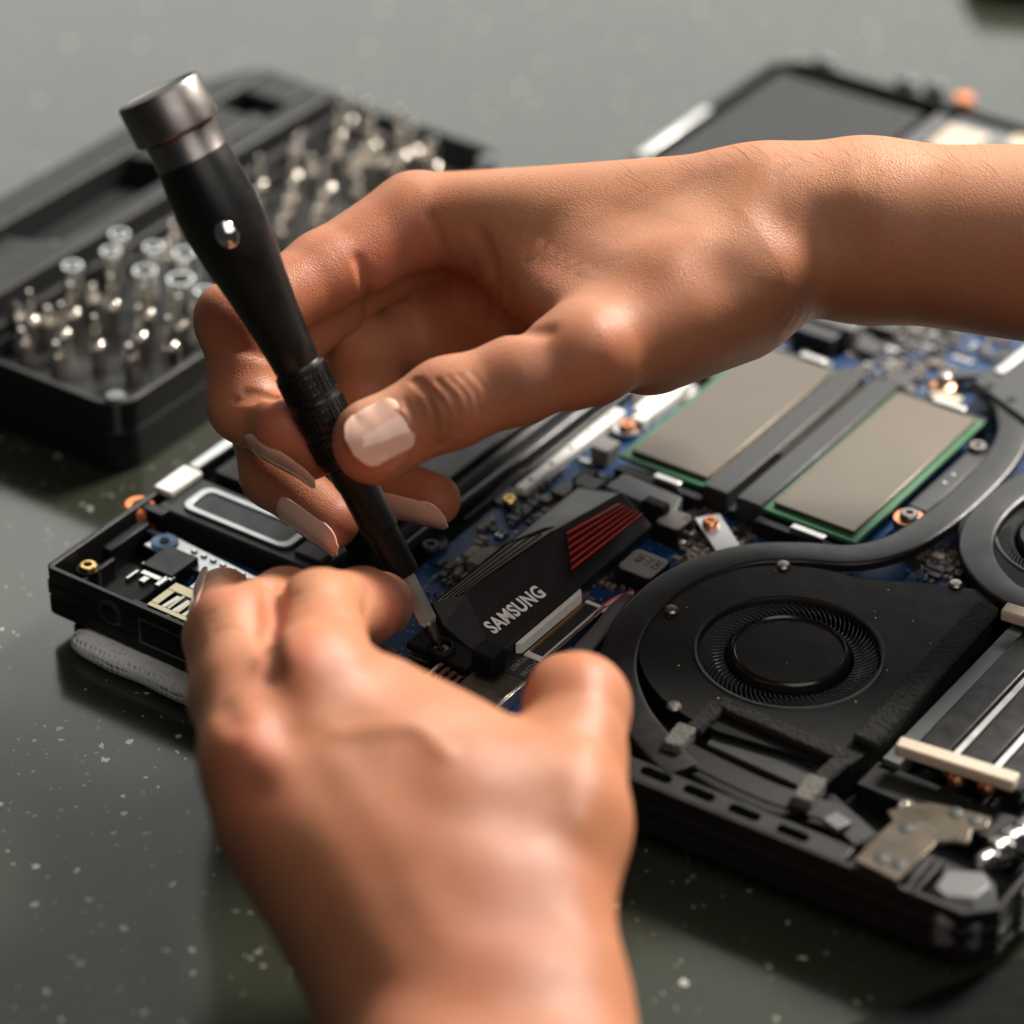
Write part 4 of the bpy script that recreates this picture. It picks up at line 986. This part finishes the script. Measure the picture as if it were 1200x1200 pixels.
        sink = (np.clip((.12-T_)/.12, 0, 1)*.5)[:, None]+(np.abs(np.linspace(-1, 1, nu))**8*.2)[None]*(T_ < .75)[:, None]
        V = P0+n*((out-sink).reshape(-1, 1)+lift)
        Vb = V-n*.35
        Vw = np.concatenate([to_world(V), to_world(Vb)]); M_ = nu*nv; fs = []
        for j in range(nv-1):
            for i in range(nu-1):
                q = j*nu+i; fs += [(q, q+1, q+nu+1, q+nu), (M_+q+nu, M_+q+nu+1, M_+q+1, M_+q)]
        rim = [i for i in range(nu)]+[j*nu+nu-1 for j in range(1, nv)]+[(nv-1)*nu+i for i in range(nu-2, -1, -1)]+[j*nu for j in range(nv-2, 0, -1)]
        for k in range(len(rim)):
            p, q = rim[k], rim[(k+1) % len(rim)]; fs.append((q, p, M_+p, M_+q))
        g = G(); g.add(Vw, fs); return g.build('fingernail', mat, parent, smooth=60)

def skin_mat(name, fine=1.0):
    M = bpy.data.materials.new(name); M.use_nodes = True; nt = M.node_tree; N = nt.nodes; L = nt.links
    b = N['Principled BSDF']; tc = N.new('ShaderNodeTexCoord')
    at = N.new('ShaderNodeAttribute'); at.attribute_name = 'tint'; sp = N.new('ShaderNodeSeparateColor'); L.new(at.outputs['Color'], sp.inputs[0])
    nz = N.new('ShaderNodeTexNoise'); nz.inputs['Scale'].default_value = 90; nz.inputs['Detail'].default_value = 6; L.new(tc.outputs['Object'], nz.inputs['Vector'])
    m1 = N.new('ShaderNodeMix'); m1.data_type = 'RGBA'; m1.inputs[6].default_value = (.345, .138, .066, 1); m1.inputs[7].default_value = (.475, .205, .108, 1); L.new(nz.outputs['Fac'], m1.inputs[0])
    m2 = N.new('ShaderNodeMix'); m2.data_type = 'RGBA'; nr = N.new('ShaderNodeTexNoise'); nr.inputs['Scale'].default_value = 45; nr.inputs['Detail'].default_value = 7; nr.inputs['Roughness'].default_value = .65; L.new(tc.outputs['Object'], nr.inputs['Vector'])
    mrr = N.new('ShaderNodeMapRange'); mrr.inputs[1].default_value = .42; mrr.inputs[2].default_value = .68; mrr.inputs[3].default_value = 0; mrr.inputs[4].default_value = .30; L.new(nr.outputs['Fac'], mrr.inputs[0])
    rs = N.new('ShaderNodeMath'); rs.operation = 'MAXIMUM'; L.new(sp.outputs[0], rs.inputs[0]); L.new(mrr.outputs[0], rs.inputs[1]); L.new(rs.outputs[0], m2.inputs[0]); L.new(m1.outputs[2], m2.inputs[6]); m2.inputs[7].default_value = (.47, .140, .080, 1)
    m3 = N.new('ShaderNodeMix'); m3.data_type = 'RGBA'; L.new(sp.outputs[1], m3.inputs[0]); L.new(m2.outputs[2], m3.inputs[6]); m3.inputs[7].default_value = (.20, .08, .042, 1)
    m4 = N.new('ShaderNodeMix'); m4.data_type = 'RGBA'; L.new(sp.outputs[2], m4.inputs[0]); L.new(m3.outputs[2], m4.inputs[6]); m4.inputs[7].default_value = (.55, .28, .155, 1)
    n2 = N.new('ShaderNodeTexNoise'); n2.inputs['Scale'].default_value = 1100; n2.inputs['Detail'].default_value = 3; L.new(tc.outputs['Object'], n2.inputs['Vector'])
    m5 = N.new('ShaderNodeMix'); m5.data_type = 'RGBA'; m5.blend_type = 'MULTIPLY'; m5.inputs[0].default_value = .35; L.new(m4.outputs[2], m5.inputs[6])
    r5 = N.new('ShaderNodeMapRange'); r5.inputs[1].default_value = .3; r5.inputs[2].default_value = .6; r5.inputs[3].default_value = .7; r5.inputs[4].default_value = 1.0; L.new(n2.outputs['Fac'], r5.inputs[0]); L.new(r5.outputs[0], m5.inputs[7])
    L.new(m5.outputs[2], b.inputs['Base Color'])
    b.inputs['Subsurface Weight'].default_value = .85; b.inputs['Subsurface Radius'].default_value = (1.0, .32, .16); b.inputs['Subsurface Scale'].default_value = .0019
    b.inputs['Roughness'].default_value = .48; b.inputs['Specular IOR Level'].default_value = .34
    # skin lines: small cells plus finer grain
    v1 = N.new('ShaderNodeTexVoronoi'); v1.feature = 'DISTANCE_TO_EDGE'; v1.inputs['Scale'].default_value = 1250; L.new(tc.outputs['Object'], v1.inputs['Vector'])
    r1 = N.new('ShaderNodeMapRange'); r1.inputs[1].default_value = 0; r1.inputs[2].default_value = .25; L.new(v1.outputs['Distance'], r1.inputs[0])
    ad = N.new('ShaderNodeMath'); ad.operation = 'MULTIPLY_ADD'; ad.inputs[1].default_value = .5; L.new(n2.outputs['Fac'], ad.inputs[0]); L.new(r1.outputs[0], ad.inputs[2])
    bp = N.new('ShaderNodeBump'); bp.inputs['Strength'].default_value = .30*fine; bp.inputs['Distance'].default_value = .00022; mg = N.new('ShaderNodeMapRange'); mg.inputs[1].default_value = .35; mg.inputs[2].default_value = .65; mg.inputs[3].default_value = .35; mg.inputs[4].default_value = 1.1; L.new(nz.outputs['Fac'], mg.inputs[0]); mh = N.new('ShaderNodeMath'); mh.operation = 'MULTIPLY'; L.new(ad.outputs[0], mh.inputs[0]); L.new(mg.outputs[0], mh.inputs[1]); L.new(mh.outputs[0], bp.inputs['Height']); L.new(bp.outputs[0], b.inputs['Normal'])
    return M
SK = skin_mat('skin')
NL = bpy.data.materials.new('nail'); NL.use_nodes = True
b = NL.node_tree.nodes['Principled BSDF']; b.inputs['Base Color'].default_value = (.80, .49, .39, 1); b.inputs['Roughness'].default_value = .13
b.inputs['Subsurface Weight'].default_value = .4; b.inputs['Subsurface Radius'].default_value = (1, .5, .35); b.inputs['Subsurface Scale'].default_value = .001; b.inputs['Coat Weight'].default_value = .4; b.inputs['Coat Roughness'].default_value = .08

# ---- hand with the screwdriver
RH = Hand(
    palm=[((1330, 292, 768, 25), (1010, 270, 776, 20.3)), ((1330, 300, 786, 24), (1010, 276, 794, 19)),
          ((1010, 268, 778, 20.3), (895, 268, 776, 18.5)), ((1010, 274, 794, 19), (890, 276, 802, 17.5)),
          ((895, 266, 776, 18.5), (500, 258, 796, 10.8)), ((890, 262, 796, 17), (505, 256, 815, 11.2)),
          ((890, 270, 812, 16), (530, 272, 831, 11)), ((880, 285, 824, 15), (575, 298, 843, 10)),
          ((870, 318, 764, 16), (690, 412, 744, 11.2)), ((850, 345, 776, 17), (760, 388, 766, 15)),
          ((800, 312, 768, 13.5), (650, 300, 783, 11.0)), ((700, 380, 752, 8.5), (612, 320, 786, 9.5)), ((740, 350, 759, 12), (690, 330, 772, 11)),
          ((820, 350, 802, 15), (610, 372, 812, 13)), ((610, 372, 816, 13), (545, 405, 824, 12)), ((600, 320, 815, 12), (560, 340, 822, 11)), ((545, 405, 826, 11), (425, 375, 830, 10))],
    fingers=[[(690, 414, 743, 11.2), (606, 446, 738, 10.1), (522, 474, 737, 10.2), (445, 514, 735, 9.4)],
             [(482, 258, 796, 11.2), (380, 318, 784, 9.8), (281, 380, 769, 9.2), (287, 476, 766, 8.6), (362, 526, 757, 7.6)],
             [(490, 268, 815, 11.2), (392, 350, 805, 9.4), (294, 438, 790, 9.0), (322, 556, 780, 8.2), (388, 611, 770, 7.0)],
             [(525, 285, 831, 10.8), (440, 370, 824, 9.2), (352, 470, 812, 8.6), (432, 562, 796, 7.8), (508, 586, 784, 6.8)],
             [(565, 330, 836, 9.6), (485, 390, 826, 9.2), (428, 415, 812, 9.4), (430, 470, 802, 8.4), (470, 500, 800, 7.4)]], kp=9, kf=7)
RH.pads[0] = [(L3(438, 520, 736), 9.2), (L3(532, 471, 736), 9.2)]
RH.pads[1] = [(L3(335, 500, 755), 7.8), (L3(268, 372, 766), 8.3)]
# bumps and hollows (photo pixels are dropped on to the surface)
RH.stroke([(690, 405)], 9, 1.6); RH.stroke([(845, 318)], 8, -2.2); RH.stroke([(800, 290)], 11, 1.4); RH.stroke([(925, 262), (990, 268)], 8, -1.8)
RH.stroke([(940, 245), (1000, 235)], 7, .8); RH.stroke([(620, 290), (680, 310), (740, 330)], 9, -1.6); RH.stroke([(560, 300), (590, 345)], 6, -1.2); RH.stroke([(470, 235)], 8, .9)
RH.stroke([(450, 330), (490, 345), (530, 350)], 5, 1.4); RH.stroke([(420, 305), (432, 345), (428, 378)], 1.6, -1.0); RH.stroke([(560, 275), (575, 320), (568, 362)], 2.2, -1.1)
RH.stroke([(505, 255), (520, 300), (510, 350)], 1.5, -.5); RH.stroke([(640, 390), (600, 385), (580, 350)], 2.4, -1.0)
for px, w_, a in (([(484, 446), (501, 464), (511, 490), (512, 524)], .8, -1.0), ([(490, 444), (510, 462), (524, 484), (526, 506), (519, 522)], .7, -.75), ([(513, 446), (530, 464), (538, 486), (538, 508)], .75, -.8),
                  ([(474, 468), (484, 496), (487, 528)], .7, -.35), ([(525, 442), (545, 462), (550, 484), (548, 502)], .6, -.3), ([(538, 440), (556, 460), (561, 480)], .6, -.2), ([(552, 436), (568, 456), (572, 476)], .6, -.15)):
    RH.stroke(px, w_, a)
RH.stroke([(500, 462), (515, 490), (517, 512)], 1.6, .35)
RH.stroke([(452, 480), (472, 486), (481, 505), (477, 532), (458, 552)], 1.1, .45); RH.stroke([(448, 484), (467, 489), (476, 506), (472, 528), (454, 547)], .6, -.5)
RH.stroke([(290, 462), (305, 462), (322, 466)], 1.2, -.9); RH.stroke([(276, 470), (300, 468)], 1.0, -.6); RH.stroke([(250, 400), (285, 410), (318, 420)], 1.4, -.5)
for k in range(8): RH.stroke([(884+9*k, 330+2*k), (892+9*k, 352+2*k), (880+9*k, 375+2*k)], 1.0, -.10)
for k in range(7): RH.stroke([(556+14*k, 330), (578+15*k, 292+3*k), (590+17*k, 262+4*k)], .8, -.34)
RH.stroke([(398, 492), (404, 460), (430, 448)], 6, .2)
for px, w_, a in (([(840, 312)], 8, .5), ([(690, 440)], 14, .35), ([(470, 300), (540, 330)], 14, .5), ([(360, 330), (420, 310)], 14, .35), ([(260, 380), (262, 440)], 10, .35), ([(330, 500), (380, 540)], 9, .75), ([(400, 620)], 8, .7), ([(500, 575)], 9, .7), ([(405, 520), (420, 548)], 6, .6), ([(610, 320)], 12, .35)):
    RH.tint(px, w_, 0, a)
for px, w_, a in (([(860, 330), (930, 340)], 9, .35), ([(505, 470), (520, 510)], 5, .45), ([(940, 360), (1150, 375)], 10, .4), ([(620, 440)], 9, .3), ([(540, 300), (575, 350)], 5, .3)): RH.tint(px, w_, 1, a)  # darker tint paints shade into creases, hollows and the forearm underside
for px, w_, a in (([(1000, 200), (1180, 210)], 14, .6), ([(820, 240), (850, 270)], 13, .6), ([(600, 230), (700, 230)], 12, .5), ([(440, 470)], 7, .6)): RH.tint(px, w_, 2, a)  # lighter tint imitates highlights on forearm top, hand back and thumb
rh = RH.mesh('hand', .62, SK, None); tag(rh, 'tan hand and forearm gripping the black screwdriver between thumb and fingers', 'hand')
RH.nail(rh, 0, (-.14, .06, -1), 13.2, NL, f0=.55, ext=-1.5, lift=.24)
RH.nail(rh, 1, (-.30, -.66, -.70), 8.6, NL, f0=.38, ext=1.8, lift=.18)
RH.nail(rh, 2, (-.42, -.56, -.72), 8.4, NL, f0=.38, ext=2.0, lift=.18)
RH.nail(rh, 3, (-.05, -.66, -.76), 8.6, NL, f0=.38, ext=1.8, lift=.18)
# fine hairs along the forearm
hr = random.Random(3); g = G()
for k in range(60):
    x0 = hr.uniform(730, 1195); yt = np.interp(x0, [700, 800, 900, 940, 1200], [204, 192, 172, 173, 183])
    p = RH.line([(x0, yt+hr.uniform(1, 30))])
    if not p: continue
    p = p[0]; d_ = np.array([-hr.uniform(.3, 1.2), hr.uniform(.5, 1.0), -hr.uniform(0, .5)]); L_ = hr.uniform(2.5, 5); c_ = np.array([-1, .1, -.1])*hr.uniform(.3, 1)
    pts = to_world(np.array([p+d_/np.linalg.norm(d_)*L_*t_+c_*L_*t_*t_*.6 for t_ in (0, .35, .7, 1)]))
    g.tube([tuple(q) for q in pts], .024, 4)
hm = pm('arm_hair', (.03, .02, .014), .5); ho = g.build('hair', hm, rh); ho['kind'] = 'stuff'

# ---- hand steadying the laptop
LH = Hand(
    palm=[((560, 1480, 590, 24), (508, 1205, 641, 20.5)), ((680, 1480, 590, 24), (612, 1205, 641, 20.5)),
          ((600, 1185, 640, 19), (368, 806, 676, 11.8)), ((560, 1190, 641, 19), (308, 888, 664, 11.8)),
          ((530, 1200, 645, 18), (328, 955, 662, 11)), ((500, 1205, 652, 15.5), (350, 1012, 670, 10.2)),
          ((612, 1175, 642, 16), (656, 968, 667, 13.2)), ((570, 1050, 652, 17), (500, 900, 668, 13)), ((610, 915, 672, 10), (455, 822, 684, 8.5)), ((640, 960, 664, 12), (560, 950, 662, 12))],
    fingers=[[(656, 968, 667, 13.2), (668, 890, 679, 11.8), (676, 828, 691, 11.4), (664, 812, 716, 9.2)],
             [(368, 806, 676, 11.8), (377, 762, 694, 9.9), (376, 721, 711, 10.0), (424, 711, 735, 8.8), (446, 708, 752, 7.9)],
             [(308, 888, 664, 11.8), (284, 808, 684, 10.0), (271, 740, 700, 9.5), (335, 711, 735, 8.8), (390, 716, 757, 7.8)],
             [(328, 955, 662, 11), (290, 880, 682, 9.6), (270, 820, 702, 9.0), (258, 748, 728, 8.2), (262, 700, 750, 7.2)],
             [(350, 1012, 670, 10.2), (310, 905, 703, 8), (305, 835, 728, 7.2), (308, 785, 744, 6.5)]], kp=11, kf=8, kff=1.4)
LH.stroke([(320, 684), (316, 730), (320, 790)], 2.2, -3.2); LH.stroke([(345, 790)], 8, 2.2); LH.stroke([(285, 885)], 8, 2.2); LH.stroke([(305, 968)], 7, 1.8)
LH.stroke([(318, 800), (330, 850)], 6, -1.6); LH.stroke([(262, 830), (275, 850)], 3, -.8); LH.stroke([(300, 925)], 5, -1.2)
LH.stroke([(370, 850), (430, 950), (510, 1090)], 5, .55); LH.stroke([(330, 920), (400, 1020), (470, 1120)], 5, .5); LH.stroke([(340, 990), (400, 1070), (450, 1130)], 5, .4)
LH.stroke([(400, 860), (480, 850), (520, 880)], 2.5, .6); LH.stroke([(400, 930), (460, 1020)], 6, -.5); LH.stroke([(365, 985), (430, 1070)], 5, -.4); LH.stroke([(470, 900), (540, 1000), (570, 1080)], 8, -.6)
LH.stroke([(590, 960), (615, 1010), (622, 1070)], 9, -1.2); LH.stroke([(376, 690)], 6, 1.2); LH.stroke([(268, 722)], 6, .9); LH.stroke([(690, 880), (680, 960)], 5, .9)
LH.stroke([(690, 795), (700, 830)], 6, .8); LH.stroke([(432, 690), (428, 730)], 2.0, -1.2)
for k in range(4): LH.stroke([(345+6*k, 700+9*k), (375+2*k, 695+9*k), (408-4*k, 701+9*k)], .9, -.3)
for k in range(3): LH.stroke([(245+4*k, 722+10*k), (270, 716+10*k), (296-3*k, 722+10*k)], .9, -.28)
for px, w_, a in (([(340, 775)], 9, .7), ([(290, 885)], 10, .8), ([(300, 965)], 9, .5), ([(460, 700), (455, 735)], 8, .85), ([(600, 1020), (560, 1150)], 16, .4), ([(315, 700), (312, 745)], 5, .6), ([(690, 790)], 8, .35), ([(260, 700)], 8, .4)): LH.tint(px, w_, 0, a)
for px, w_, a in (([(420, 950), (480, 1060), (540, 1170)], 32, .22), ([(640, 960), (640, 1100)], 20, .2)): LH.tint(px, w_, 1, a)  # broad darker tint dims the back of this hand in place of shade
for px, w_, a in (([(372, 690)], 6, .4), ([(270, 730)], 6, .4)): LH.tint(px, w_, 2, a)
lh = LH.mesh('hand', .95, SK, None); tag(lh, 'tan hand seen from its back, steadying the laptop edge with curled fingers', 'hand')
LH.nail(lh, 3, (-.75, -.05, -.75), 9.4, NL, f0=.2, ext=2.6, lift=.3)
